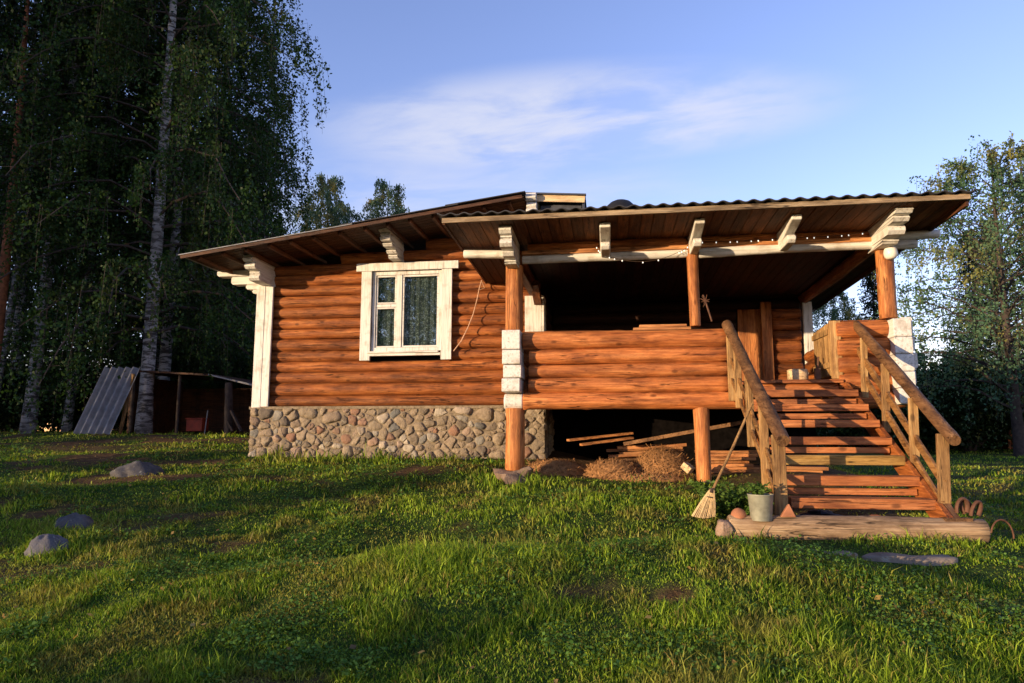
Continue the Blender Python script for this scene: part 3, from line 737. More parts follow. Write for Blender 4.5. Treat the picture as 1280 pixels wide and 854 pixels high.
for k, (a, b) in enumerate(((.33, .52), (.525, .72), (.725, .93), (.935, 1.14), (1.145, 1.37))):
    layer(mb, 3.55+random.uniform(-.008, .008), .205, 8.74+random.uniform(0, .03), 9.2, a, b, ch=.012)
    layer(mb, 9.0, .2, 3.74+random.uniform(-.02, .02), 3.6, a+.04, b+.035, ch=.02, axis='x')
sub(mb, 'log_end_stack', [M['white_y']], cabin, smooth=False, bevel=.006)
mb = MB(); z0 = .45
for k in range(5): mb.log((3.55, 9.15, z0+.1), (3.55, 12.6, z0+.1), .105); z0 += .19
sub(mb, 'porch_parapet', [M['log_y']], cabin)
# floor
mb = MB(); v = 9.02
while v < 12.6: mb.box(-1.0, 3.5, v, v+.135, .60, .645); v += .14
mb.box(1.87, 2.87, 8.86, 9.02, .60, .645, .8)
sub(mb, 'porch_floor', [M['step_x']], cabin, smooth=False, bevel=.005)
mb = MB()
for x in (-.6, .6, 1.8, 3.0): mb.log((x, 9.05, .50), (x, 12.6, .50), .09)
sub(mb, 'floor_joist', [M['log_y']], cabin)
# gate leaf swung inwards, and its post board
mb = MB(); mb.box(2.765, 2.895, 8.93, 8.985, .655, 1.385, .8); gt = sub(mb, 'gate', [M['rail_z']], cabin, bevel=.005)
mb = MB()
for k in range(4): mb.box(2.775, 2.80, 9.03+k*.165, 9.03+k*.165+.155, .70, 1.365-.012*k, random.uniform(.4, .9))
mb.box(2.755, 2.775, 9.04, 9.68, .80, .87); mb.box(2.755, 2.775, 9.04, 9.68, 1.22, 1.29)
subsub(mb, 'gate_leaf', [M['rail_z']], gt, bevel=.004)
# footing stones
for x, y, z, a, b, c, sd in ((-1.24, 8.98, -.59, .22, .19, .12, 3), (1.2, 9.0, -.72, .16, .15, .09, 5)):
    mb = MB(); mb.blob((x, y, z), (a, b, c), sd, .7, n=18, sq=.75, rough=.5); sub(mb, 'footing_stone', [M['field']], cabin)

# ================================================================ STAIRS
stairs = empty('wooden_stairs', (2.2, 7.6, -.75), 'open wooden steps with slanting pole handrails leading up to the cabin porch', 'stairs')
rise, run = .18, .295
for k in range(1, 8):
    z = -.77+rise*k; v = 6.60+run*(k-1); t = k/8
    x0, x1 = 1.615+.05*t, 2.84+.03*t
    mb = MB(); c = random.uniform(.35, .9); h = random.uniform(.078, .095)
    mb.box(x0, x1, v, v+.20, z-h, z, c); sub(mb, 'tread', [M['step_x' if k != 3 else 'golden_x']], stairs, bevel=.006)
    if k in (2, 4, 6, 7):
        mb = MB(); mb.box(x0+.03, x1-.02, v+.03, v+.09, z-h-.085, z-h-.025); sub(mb, 'tread_cleat', [M['step_x']], stairs, bevel=.004)
def slope_pt(z0, v0, v): return z0+(v-v0)*(rise/run)
mb = MB(); mb.beam((2.86, 6.42, -.82), (2.90, 8.92, .52), .055, .20, .8, up=(0, 0, 1)); sub(mb, 'stringer', [M['log_y']], stairs, bevel=.006)
mb = MB(); mb.beam((1.585, 6.6, -.77), (1.64, 8.92, .54), .05, .17, .6); sub(mb, 'stringer', [M['log_y']], stairs, bevel=.006)
mb = MB(); mb.beam((2.915, 6.42, -.74), (2.935, 6.85, -.50), .05, .05, .8); mb.box(2.80, 3.02, 6.36, 6.44, -.795, -.72, .2); sub(mb, 'stringer_foot', [M['rail_y']], stairs, bevel=.004)
# right handrail
mb = MB(); mb.log((2.97, 6.46, -.075), (3.09, 8.98, 1.34), .056, .5, n=16, wob=.06); sub(mb, 'handrail', [M['rail_y']], stairs)
for x0_, a, b in ((2.925, -.46, 1.02), (2.89, -.64, .80)):
    mb = MB(); mb.beam((x0_, 6.6, a), (3.07, 8.92, b), .03, .085, .6); sub(mb, 'rail', [M['golden_y']], stairs, bevel=.004)
for v, w, r_ in ((6.60, .10, .4), (7.22, .085, .6), (7.95, .08, .5), (8.62, .075, .7)):
    zt = -.075+(v-6.46)*(1.415/2.52)-.02; zb = -.745 if v < 6.7 else slope_pt(-.77, 6.5, v)-.12
    x = 2.93+(v-6.5)*.055
    mb = MB(); mb.beam((x-.03, v, zb), (x, v, zt), w, .035, r_, up=(0, 1, 0)); sub(mb, 'baluster', [M['rail_z']], stairs, bevel=.005)
# left handrail
for a, b in ((-.50, .98), (-.69, .72)):
    mb = MB(); mb.beam((1.535, 6.6, a), (1.53, 8.92, b), .025, .05, .5); sub(mb, 'rail', [M['golden_y']], stairs, bevel=.004)
mb = MB(); mb.log((1.535, 6.42, -.085), (1.53, 8.98, 1.38), .062, .4, n=16, wob=.07); sub(mb, 'handrail', [M['rail_y']], stairs)
for v, zb, w in ((6.56, -.745, .115), (7.12, -.62, .085), (7.75, -.16, .08), (8.35, .28, .08), (8.80, .38, .08)):
    zt = -.085+(v-6.42)*(1.465/2.56)-.02; x = 1.525
    mb = MB(); mb.beam((x, v, zb), (x, v, zt), w, .04, random.uniform(.4, .8), up=(0, 1, 0)); sub(mb, 'baluster', [M['rail_z']], stairs, bevel=.006)

# ground beam under the steps
mb = MB(); mb.log((1.04, 6.46, -.845), (3.13, 6.44, -.835), .115, .6, n=16, wob=.10); o = mb.build('ground_beam', [M['beam_x']], smooth=True)
tag(o, 'thick weathered squared log lying on the grass at the foot of the porch steps', 'log')

# ================================================================ SMALL THINGS
def one(mb, name, mats, label, cat, group=None, **kw):
    kw.setdefault('smooth', True); o = mb.build(name, mats, **kw); return tag(o, label, cat, group)
# lantern
lan = empty('hanging_lantern', (3.50, 8.82, 2.28), 'small ribbed white globe lantern hanging at the right porch post', 'lantern')
mb = MB(); vs = []; n = 28; rows = 12
for i in range(rows+1):
    la = math.pi*i/rows
    for j in range(n):
        lo = 2*math.pi*j/n; rr = .078*(1+.03*math.cos(lo*14)); s_ = max(abs(math.sin(la))**.6, .0)
        vs.append((3.50+rr*s_*math.cos(lo), 8.82+rr*s_*math.sin(lo), 2.20+.082*math.cos(la)))
mb.add(vs, [(i*n+j, (i+1)*n+j, (i+1)*n+(j+1) % n, i*n+(j+1) % n) for i in range(rows) for j in range(n)], .5); sub(mb, 'shade', [M['opal']], lan)
mb = MB(); mb.tube([(3.5, 8.82, 2.28), (3.5, 8.84, 2.40)], .008, 6); mb.tube([(3.5, 8.82, 2.275), (3.5, 8.82, 2.295)], .03, 10); sub(mb, 'hook', [M['wire']], lan)
# string lights
def lights(pts, label, nb, sag):
    st = empty('string_lights', pts[0], label, 'string lights', 'strings of small bulbs on the porch front')
    P_ = []
    for i in range(len(pts)-1):
        a, b = Vector(pts[i]), Vector(pts[i+1])
        for k in range(12):
            t = k/12; p = a.lerp(b, t); p.z -= sag[i]*4*t*(1-t); P_.append(p)
    P_.append(Vector(pts[-1])); mb = MB(); mb.tube(P_, .0035, 5, .5); sub(mb, 'cable', [M['wire']], st)
    for k in range(nb):
        q = P_[int((k+.5)/nb*(len(P_)-1))]; mb = MB(); mb.blob((q.x, q.y-.005, q.z-.014), (.0075, .0075, .011), k, .5, n=8, rough=0)
        sub(mb, 'bulb', [M['bulb']], st)
lights([(-.12, 8.90, 2.45), (-.05, 8.88, 2.36), (.15, 8.90, 2.27), (.95, 8.90, 2.33), (1.08, 8.88, 2.42)], 'drooping string of tiny bulbs under the white beam left of the middle porch post', 14, [.02, .02, .08, .02])
lights([(1.25, 8.90, 2.455), (2.3, 8.90, 2.465), (3.3, 8.90, 2.50)], 'string of tiny bulbs pinned along the beam right of the middle porch post', 15, [.012, .015])
# cable on the wall
mb = MB(); pts = [(-2.06, 11.02, 2.52), (-2.10, 11.02, 2.38), (-2.14, 11.02, 2.18), (-2.2, 11.02, 1.95), (-2.29, 11.02, 1.72), (-2.40, 11.02, 1.5), (-2.53, 11.02, 1.33)]
mb.tube(pts, .009, 6, .5); mb.tube([(-2.06, 11.02, 2.5), (-2.01, 11.0, 2.38), (-2.12, 11.0, 2.34)], .005, 5, .5)
one(mb, 'wall_cable', [M['rope']], 'loose pale cable trailing down the log wall from the porch eave to the window', 'cable')
# board on the parapet
mb = MB(); mb.box(.43, 1.05, 9.16, 9.5, 1.385, 1.42); one(mb, 'table_board', [M['plank_x']], 'short thick board lying just behind the top log of the porch parapet', 'board', bevel=.006)
mb = MB(); mb.box(.35, 1.1, 9.15, 9.9, 1.345, 1.38, .4)
for x in (.4, 1.05):
    for y in (9.2, 9.85): mb.box(x-.03, x+.03, y-.03, y+.03, .65, 1.345)
one(mb, 'porch_table', [M['plank_x']], 'wooden table on the porch, only its edge showing over the parapet', 'table')
# tool hanging at mid post
mb = MB(); mb.tube([(1.235, 8.9, 1.75), (1.27, 8.88, 1.62), (1.33, 8.88, 1.40)], .012, 6)
for k in range(14):
    a = random.random()*6.28; l = random.uniform(.04, .11); mb.tube([(1.26, 8.88, 1.66), (1.26+math.cos(a)*l*.7, 8.88+random.uniform(-.02, .02), 1.66+math.sin(a)*l)], [.007, .003], 5)
one(mb, 'herb_bunch', [M['rust']], 'dry dark twig bunch hanging on the middle porch post above the parapet', 'dried twigs')
# chopping block
mb = MB(); mb.log((2.43, 9.22, .646), (2.43, 9.22, .80), .13, .7, wob=.05); one(mb, 'wood_block', [M['paleboard_x']], 'pale sawn wood block standing on the porch floor at the top of the steps', 'wood block')
mb = MB(); mb.box(2.60, 2.66, 9.05, 9.12, .646, .80); mb.tube([(2.66, 9.2, .66), (2.69, 9.2, .96)], .012, 6); one(mb, 'boot_scraper', [M['rust']], 'small dark iron scraper beside the wood block at the top of the steps', 'boot scraper')

# broom

br = empty('besom_broom', (.87, 6.72, -.80), 'straw broom standing in the grass with its long handle leaning on the stair rail', 'broom')
mb = MB(); mb.tube([(.955, 6.78, -.56), (1.2, 7.0, -.15), (1.44, 7.2, .28)], [.013, .014, .012], 8, .4); sub(mb, 'handle', [M['rail_z']], br)
mb = MB()
for k in range(260):
    a = random.uniform(-1, 1); b = random.uniform(-1, 1); l = random.uniform(.9, 1.05)
    top = Vector((.955+a*.02, 6.78+b*.02, -.54)); bot = Vector((.87+a*.105-.01, 6.72+b*.035, -.79+abs(a)*.02-.01*l)); mid = top.lerp(bot, .5)+Vector((a*.006, 0, 0))
    mb.tube([top, mid, bot], [.0035, .0035, .0028], 4, random.random(), cap=False)
h = sub(mb, 'bristles', [M['straw']], br)
mb = MB(); mb.tube([(.957, 6.785, -.535), (.945, 6.77, -.575)], .028, 10, .4); mb.tube([(.93, 6.76, -.61), (.928, 6.758, -.618)], .036, 10, .4); sub(mb, 'binding', [M['wire']], br)
# bucket with plant
bu = empty('plant_bucket', (1.315, 6.40, -.77), 'galvanised bucket holding a straggly plant beside the left foot of the steps', 'bucket')
mb = MB(); vs = []; n = 28; pr = [(.0, -.77), (.098, -.77), (.10, -.765), (.123, -.53), (.128, -.525), (.128, -.518), (.121, -.518), (.10, -.60), (0, -.60)]
for r_, zz in pr: vs += [(1.315+r_*math.cos(2*math.pi*k/n), 6.40+r_*math.sin(2*math.pi*k/n), zz) for k in range(n)]
mb.add(vs, [(i*n+j, i*n+(j+1) % n, (i+1)*n+(j+1) % n, (i+1)*n+j) for i in range(len(pr)-1) for j in range(n)], .5); sub(mb, 'pail', [M['galv']], bu)
mb = MB(); mb.tube([(1.315+.1*math.cos(a), 6.4+.1*math.sin(a), -.595) for a in (0,)]+[(1.33, 6.4, -.59)], .1, 12, .5); 
def weedy(mb, c, rad, h, n, ls=.03):
    V_ = []; T = []
    for k in range(n):
        a = random.random()*6.28; l = random.uniform(.4, 1); base = Vector(c)+Vector((random.uniform(-.25, .25)*rad, random.uniform(-.25, .25)*rad, 0)); tip = Vector(c)+Vector((math.cos(a)*rad*l, math.sin(a)*rad*l, h*random.uniform(.5, 1)))
        for q in range(9):
            t = q/9+.1; p = base.lerp(tip, t)+Vector((0, 0, .2*h*math.sin(t*3))); d = Vector((random.gauss(0, 1), random.gauss(0, 1), random.gauss(0, .5))).normalized()*ls*random.uniform(.6, 1.3); e = d.cross(Vector((random.gauss(0, 1), random.gauss(0, 1), random.gauss(0, 1)))).normalized()*ls*.35
            V_.append([p-d*.5, p+e, p+d, p-e]); T.append(random.random())
    mb.quads(np.array([[tuple(x) for x in q] for q in V_]), np.array(T))
mb = MB(); weedy(mb, (1.30, 6.42, -.58), .14, .17, 40); sub(mb, 'plant', [M['weed']], bu, smooth=False)
bu.scale = (.88, .88, .9)
mb = MB()
for k, (x, y) in enumerate(((1.08, 6.95), (1.22, 7.15), (1.0, 7.3), (1.35, 7.0))): weedy(mb, (x, y, gz(x, y)), .22, .30, 60, .035)
one(mb, 'weeds', [M['weed']], 'leafy weeds growing by the left side of the porch steps behind the bucket', 'weeds', smooth=False)
bpy.data.objects['weeds']['kind'] = 'stuff'
mb = MB(); mb.blob((1.13, 6.44, -.735), (.068, .068, .064), 1, .5, n=20, rough=.02); one(mb, 'clay_ball', [M['clay']], 'round reddish clay ball between the bucket and the grey stone', 'ball')
mb = MB(); mb.blob((1.0, 6.40, -.85), (.07, .08, .08), 11, .8, n=14, sq=.75); one(mb, 'stone', [M['field']], 'squarish pinkish stone at the left end of the ground beam', 'stone')
mb = MB(); mb.add([(1.47, 6.36, -.735), (1.60, 6.36, -.735), (1.545, 6.36, -.62), (1.48, 6.44, -.735), (1.61, 6.44, -.735), (1.55, 6.44, -.63)], [(0, 1, 2), (5, 4, 3), (0, 3, 4, 1), (1, 4, 5, 2), (2, 5, 3, 0)], .5)
one(mb, 'brick_piece', [M['clay']], 'broken triangular brick piece on the ground beam at the left stair foot', 'brick', bevel=.006)
# horseshoes
for k, (x, y, z, rot, lb) in enumerate(((2.965, 6.42, -.64, .3, 'rusty horseshoe leaning nearest the right stair foot, leftmost of three'), (3.02, 6.46, -.65, -.5, 'rusty horseshoe standing in the middle of the three by the right stair foot'), (3.075, 6.43, -.665, .7, 'rusty horseshoe leaning outermost on the beam end, rightmost of three'))):
    mb = MB(); pts = []
    for a in np.linspace(-.75*math.pi*.9, .75*math.pi*.9, 16):
        lx, lz = math.sin(a)*.05, math.cos(a)*.075; pts.append((x+lx*math.cos(rot)+lz*math.sin(rot)*.5, y+lx*.3, z+lz))
    mb.tube(pts, .02, 8, .5, flat=.8); one(mb, 'horseshoe', [M['rust']], lb, 'horseshoe', 'rusty horseshoes at the stair foot')
mb = MB(); mb.tube([(3.20+.12*math.cos(a)*.8, 6.3+.02*math.cos(a), -.86+.14*math.sin(a)) for a in np.linspace(-.1, 2.9, 14)], .007, 6); one(mb, 'wire_hoop', [M['rust']], 'thin rusty wire hoop stuck in the grass right of the ground beam', 'hoop')
# stepping slabs
for x, y, a, b, lb, sd in ((1.66, 5.80, .23, .14, 'brownish flat stepping stone left of the other one below the ground beam', 4), (2.27, 5.72, .30, .12, 'long grey flat stepping stone right of the other one below the ground beam', 9), (.38, 6.05, .16, .09, 'small flat grey stone sunk in the lawn left of the broom', 12)):
    mb = MB(); g = gz(x, y); vs = []; n = 22; rr = random.Random(sd); rad = [1+.16*math.sin(2*k/n*6.28+sd)+.1*math.sin(3*k/n*6.28+sd*2) for k in range(n)]
    for zz, sc in ((-.08, 1), (.028, 1), (.038, .93)): vs += [(x+math.cos(6.283*k/n)*a*rad[k]*sc, y+math.sin(6.283*k/n)*b*rad[k]*sc, g+zz+.01*math.sin(k)) for k in range(n)]
    vs.append((x, y, g+.04)); mb.add(vs, [(i*n+j, i*n+(j+1) % n, (i+1)*n+(j+1) % n, (i+1)*n+j) for i in range(2) for j in range(n)]+[(2*n+j, 2*n+(j+1) % n, 3*n) for j in range(n)], rr.random())
    one(mb, 'stepping_stone', [M['slab']], lb, 'stone', 'flat stones in the lawn')
# lawn rocks
def icorock(c, r, seed, t):
    bm_ = MB(); n = 40; rows = 24; vs = []
    for i in range(rows+1):
        la = math.pi*i/rows
        for j in range(n):
            lo = 2*math.pi*j/n; d = (math.sin(la)*math.cos(lo), math.sin(la)*math.sin(lo), math.cos(la))
            k = .70+.62*float(fbm(d[0]*2.1+d[2]+seed, d[1]*2.1-d[2]*.7+seed, seed, 5))*(1 if i not in (0, rows) else 1)
            vs.append((c[0]+d[0]*r[0]*k, c[1]+d[1]*r[1]*k, c[2]+d[2]*r[2]*k))
    bm_.add(vs, [(i*n+j, (i+1)*n+j, (i+1)*n+(j+1) % n, i*n+(j+1) % n) for i in range(rows) for j in range(n)], t); return bm_
for x, y, r, lb, sd, t in ((-6.75, 9.2, (.36, .28, .15), 'low grey boulder in the lawn farthest from the viewpoint, left of the cabin', 21, .4), (-5.15, 6.15, (.17, .15, .12), 'rounded grey rock in the lawn next to the earthy patch, middle of three', 22, .6), (-4.72, 5.35, (.155, .14, .13), 'pale bluish grey rock nearest the left front of the lawn', 23, 1.0)):
    one(icorock((x, y, gz(x, y)+.015), r, sd, t), 'lawn_rock', [M['rock']], lb, 'rock', 'rocks in the lawn')

# under the porch: planks, hay, boards ------------------------------------------
mb = MB(); mb.beam((-.62, 10.55, -.125), (.35, 10.9, -.02), .16, .035, .7); one(mb, 'plank', [M['plank_x']], 'upper of two short planks poking out leftwards in the dark under the porch', 'plank', 'planks under the porch', bevel=.003)
mb = MB(); mb.beam((-.42, 10.45, -.19), (.35, 10.7, -.09), .16, .035, .8); one(mb, 'plank', [M['plank_x']], 'lower of two short planks poking out leftwards in the dark under the porch', 'plank', 'planks under the porch', bevel=.003)
mb = MB(); mb.beam((.22, 10.0, -.17), (1.95, 9.5, .16), .12, .05, .6); one(mb, 'plank', [M['rail_y']], 'long thin plank slanting up to the right across the pile under the porch', 'plank', 'planks under the porch', bevel=.003)
def stack(name, lb, x0, x1, y, z0, rows, sd, tilt=0, mt='plank_x'):
    rr = random.Random(sd); st = empty(name, ((x0+x1)/2, y, z0), lb, 'timber stack', 'timber stacks under the porch')
    z = z0
    for k in range(rows):
        h = rr.uniform(.03, .05); a = x0+rr.uniform(-.12, .12); b = x1+rr.uniform(-.12, .12)
        mb = MB(); mb.beam((a, y+rr.uniform(-.05, .1), z+h/2), (b, y+rr.uniform(-.05, .15), z+h/2+tilt), .22, h*.92, rr.random()); sub(mb, 'board', [M[mt]], st, bevel=.003); z += h
stack('board_stack', 'stack of reddish boards lying behind the hay under the porch', .05, 1.05, 10.2, -.50, 7, 2, .05)
stack('board_stack', 'stack of pale boards between the middle post and the steps', 1.27, 1.95, 9.75, -.66, 10, 3)
stack('board_stack', 'small stack of orange offcuts under the upper steps', 1.9, 2.9, 9.9, -.66, 5, 4, -.02)
def hay(name, lb, c, r, n, sd):
    rr = np.random.default_rng(sd); d = rr.normal(size=(n, 3)); d /= np.linalg.norm(d, axis=1)[:, None]; d[:, 2] = np.abs(d[:, 2])
    p = np.array(c)+d*np.array(r)*rr.uniform(.72, 1.16, (n, 1)); t = rr.normal(size=(n, 3)); t[:, 2] *= .7; t -= d*(t*d).sum(1)[:, None]*.8; t /= np.linalg.norm(t, axis=1)[:, None]
    t *= rr.uniform(.03, .11, (n, 1)); w = np.cross(t, d); w /= np.linalg.norm(w, axis=1)[:, None]+1e-9; w *= .0028
    Q = np.stack([p-t-w, p-t+w, p+t+w, p+t-w], 1); root = empty(name, c, lb, 'hay heap', 'hay heaps under the porch')
    mb = MB(); mb.quads(Q, rr.random(n)); s_ = sub(mb, 'stalks', [M['hay']], root, smooth=False); mb = MB(); mb.blob(c, [q*.80 for q in r], sd, .4, n=20, rough=.5); sub(mb, 'core', [M['soil']], root)
stack('board_stack', 'low loose stack of brown boards between the two hay heaps', .15, .95, 9.95, -.58, 6, 12, .03, 'rail_y')
hay('hay_heap', 'low heap of brown hay spilling from under the porch, left of the other', (.05, 9.55, -.62), (.36, .32, .22), 6000, 41)
hay('hay_heap', 'taller round heap of brown hay leaning near the middle porch post', (.72, 9.75, -.60), (.36, .34, .36), 6500, 42)
hay('hay_heap', 'flat scatter of bark and hay beside the left porch post', (-.75, 9.8, -.60), (.42, .4, .19), 5000, 43)
hay('hay_heap', 'thin spread of chaff at the front edge below the porch', (.55, 9.25, -.68), (.7, .25, .11), 6000, 44)
mb = MB(); mb.beam((.96, 9.25, -.42), (1.05, 9.2, -.50), .13, .09, .9); one(mb, 'wood_offcut', [M['paleboard_x']], 'pale square wood offcut resting on the hay beside the middle post', 'offcut', bevel=.006)
rr = random.Random(9)
for k, (x, y, s_, lb, mt) in enumerate(((2.30, 6.95, .055, 'pale bark scrap under the lowest tread, leftmost of the scraps', 'field'), (2.48, 7.0, .06, 'reddish stone under the lowest tread between two pale scraps', 'clay'), (2.66, 6.9, .07, 'crumpled white scrap under the lowest tread near the right stringer', 'crinkle'), (2.02, 7.1, .11, 'dark bluish rumpled cloth in the shade under the lowest tread', 'blueclad'), (2.99, 7.1, .05, 'small white scrap lying outside the right stringer', 'crinkle'))):
    mb = MB(); mb.blob((x, y, gz(x, y)+.03), (s_*1.5, s_, s_*.45), 60+k, .7, n=14, rough=.5); one(mb, 'litter_piece', [M[mt]], lb, 'debris', 'bits lying under the steps')

# ================================================================ LEFT YARD: corrugated sheet, shed
mb = MB(); vs = []; nn = 84
a0 = Vector((-12.78, 15.0, -.05)); ex_ = Vector((.90, .12, 0)); up_ = Vector((.22, .60, 1.66))
nrm = ex_.cross(up_).normalized()
for i in range(nn+1):
    for j in range(7):
        p = a0+ex_*(i/nn)+up_*(j/6)+nrm*(.05*math.cos(i/nn*5*2*math.pi)); vs += [tuple(p), tuple(p+nrm*.008)]
fs = []
for i in range(nn):
    for j in range(6):
        a = (i*7+j)*2; b = ((i+1)*7+j)*2; fs += [(a, b, b+2, a+2), (a+1, a+3, b+3, b+1)]
    a = i*14; b = a+14; fs += [(a, a+1, b+1, b), (a+12, b+12, b+13, a+13)]
for j in range(6):
    for i in (0, nn): a = (i*7+j)*2; fs.append((a, a+1, a+3, a+2))
mb.add(vs, fs, .5); one(mb, 'corrugated_sheet', [M['tin']], 'big grey corrugated roofing sheet propped slanting in front of the birches', 'roofing sheet')
mb = MB()
mb.beam((-12.0, 15.55, -.05), (-11.8, 15.62, 1.45), .06, .06, .4, up=(0, 1, 0)); one(mb, 'prop_pole', [M['rail_z']], 'thin upright pole propping up the grey corrugated sheet from behind', 'pole')
shed = empty('open_shed', (-10.8, 17.8, 0), 'low dark open-fronted shed with a flat sloping roof behind the lawn, left of the cabin', 'shed')
mb = MB()
v_ = []
for x, z in ((-12.9, 1.62), (-10.4, 1.47), (-8.8, 1.10)):
    for y in (16.7, 19.4):
        for h in (0, .05): v_.append((x, y, z+h))
fs = []
for q in (0, 4): fs += [(q, q+4, q+6, q+2), (q+1, q+3, q+7, q+5), (q, q+1, q+5, q+4), (q+2, q+6, q+7, q+3)]
fs += [(0, 2, 3, 1), (8, 9, 11, 10)]; mb.add(v_, fs, .4); sub(mb, 'roof', [M['dark_x']], shed, smooth=False)
mb = MB(); mb.beam((-10.42, 16.66, 1.50), (-8.80, 16.66, 1.13), .03, .04, .8); sub(mb, 'roof_edge', [M['tin']], shed)
mb = MB()
for k in range(28): mb.box(-12.8+k*.143, -12.8+k*.143+.138, 19.2, 19.24, -.1, 1.3)
mb.box(-12.85, -12.8, 16.9, 19.2, -.1, 1.5); mb.box(-8.86, -8.82, 16.9, 19.2, -.1, 1.0); sub(mb, 'wall', [M['dark_x']], shed, smooth=False)
for x, zt, r_ in ((-12.7, 1.6, .05), (-11.35, 1.5, .045), (-8.95, 1.1, .05)):
    mb = MB(); mb.log((x, 16.85, -.1), (x, 16.85, zt), r_, .3, wob=.06); sub(mb, 'post', [M['bark']], shed)
mb = MB(); mb.log((-9.80, 16.7, -.05), (-9.86, 16.7, 1.28), .10, .6, seg=.12, wob=.12); mb.beam((-9.72, 16.65, .55), (-9.38, 16.6, .02), .07, .05, .7); mb.beam((-9.8, 16.6, .3), (-9.62, 16.6, .02), .05, .05, .7)
pk = sub(mb, 'post', [M['bark']], shed)
mb = MB(); mb.box(-10.86, -10.42, 16.5, 16.8, .02, .33, .5); mb.box(-10.89, -10.39, 16.47, 16.83, .33, .36, .5); one(mb, 'red_crate', [M['redpaint']], 'dull red box with a lid on the ground in front of the dark shed', 'box', bevel=.008)
mb = MB(); mb.tube([(-10.3, 16.45, -.05), (-10.28, 16.5, .55)], .012, 6); one(mb, 'metal_rod', [M['tin']], 'thin metal rod standing beside the red box at the shed', 'rod')
# small covered stack far right
fs_ = empty('wood_pile', (14.6, 27, -.6), 'small covered firewood stack at the far right edge of the lawn', 'firewood')
mb = MB()
for r_ in range(8):
    for c_ in range(8-r_//3): mb.log((14.1+c_*.13+random.uniform(-.02, .02)+r_*.02, 26.8, -.55+r_*.115), (14.1+c_*.13+r_*.02, 27.3, -.55+r_*.115), .058, seg=.3, n=8)
sub(mb, 'split_logs', [M['log_y']], fs_)
mb = MB(); mb.box(13.95, 15.1, 26.7, 27.4, .40, .44); mb.blob((14.5, 27, .5), (.4, .3, .13), 8, .5); sub(mb, 'cover', [M['crinkle']], fs_)

# ================================================================ TREES
def tube_pts(mb, pts, rads, n, t=.5): mb.tube(pts, rads, n, t, cap=False)
def make_birch(seed, H, spread, bark, leafm, nlimb=46, first=.22, nstr=11, nleaf=34, leaf=.075, r0=.16, lean=(0, 0), weep=1.0, name='birch_tree', up=1.0):
    rr = random.Random(seed); g = np.random.default_rng(seed)
    root = bpy.data.objects.new(name, None); COL.objects.link(root)
    tr = MB(); pts = []; rads = []
    bx, by = rr.uniform(-.3, .3), rr.uniform(-.3, .3)
    def trunk(t): return Vector((lean[0]*t*H + bx*math.sin(t*4)*.6, lean[1]*t*H+by*math.sin(t*3.3)*.6, t*H))
    for i in range(19):
        t = i/18; pts.append(trunk(t)-Vector((0, 0, .35 if i == 0 else 0))); rads.append(r0*(1-t)**.85+.012+(.05*r0/.16 if i == 0 else 0))
    tr.tube(pts, rads, 12, .5, wob=.04)
    starts = []; 
    lm = MB()
    for k in range(nlimb):
        t = first+(1-first)*(k+rr.random())/nlimb*.97
        a = k*2.4+rr.uniform(-.5, .5); prof = math.sin(min(1, (1-t)/(1-first)*1.05+.04)*math.pi*.62)**.8
        ln = spread*prof*rr.uniform(.65, 1.1)+.35
        p0 = trunk(t); el = rr.uniform(.45, .95)*(1-.2*weep)+.25*t; P_ = []; 
        for q in range(7):
            s_ = q/6; r_ = ln*s_*(1-.10*s_)
            z = ln*(math.tan(el)*.55*up*s_ - .62*weep*s_**2.2)
            P_.append(p0+Vector((math.cos(a)*r_, math.sin(a)*r_, z))+Vector((rr.uniform(-.05, .05), rr.uniform(-.05, .05), rr.uniform(-.05, .05)))*ln*.4)
        rb = max(.012, rads[min(18, int(t*18))]*.27)
        lm.tube(P_, [rb*(1-.85*q/6)+.004 for q in range(7)], 5, .3, cap=False)
        for q in range(nstr):
            s_ = rr.uniform(.18, 1.0)**.8; i0 = min(5, int(s_*6)); f_ = s_*6-i0; p = P_[i0].lerp(P_[i0+1], f_)
            aa = a+rr.gauss(0, .9); out_ = rr.uniform(.15, .55)*ln*.38; hang = rr.uniform(.45, 1.6)*(weep*.9+.15)*(.55+.12*spread)
            p1 = p+Vector((math.cos(aa)*out_, math.sin(aa)*out_, rr.uniform(-.05, .25)))
            p2 = p1+Vector((math.cos(aa)*out_*.25, math.sin(aa)*out_*.25, -hang))
            starts.append((p, p1, p2))
            if q % 2 == 0: lm.tube([p, p1, p2], [.007, .005, .003], 3, .3, cap=False)
    A = np.array([[tuple(x) for x in s_] for s_ in starts]); K = len(A)
    tt = g.random((K, nleaf))**.8; m1 = tt < .35
    u = np.where(m1, tt/.35, (tt-.35)/.65)[..., None]
    P0 = np.where(m1[..., None], A[:, None, 0], A[:, None, 1]); P1 = np.where(m1[..., None], A[:, None, 1], A[:, None, 2])
    C = (P0*(1-u)+P1*u+g.normal(size=(K, nleaf, 3))*np.array([.055, .055, .05])*(leaf/.09)).reshape(-1, 3)
    n = len(C); d = g.normal(size=(n, 3)); d[:, 2] -= .9; d /= np.linalg.norm(d, axis=1)[:, None]
    e = np.cross(d, g.normal(size=(n, 3))); e /= np.linalg.norm(e, axis=1)[:, None]
    sz = leaf*g.uniform(.6, 1.25, (n, 1)); Q = np.stack([C-d*sz*.5, C+e*sz*.36-d*sz*.05, C+d*sz*.55, C-e*sz*.36-d*sz*.05], 1)
    tn = np.clip(np.repeat(g.random(K), nleaf)*.6+g.random(n)*.45, 0, 1)
    tr.build('trunk', [bark], root, smooth=True); lm.build('limbs', [M['bark']], root, smooth=True)
    cb = MB(); cb.quads(Q, tn); cb.build('crown', [leafm], root); return root
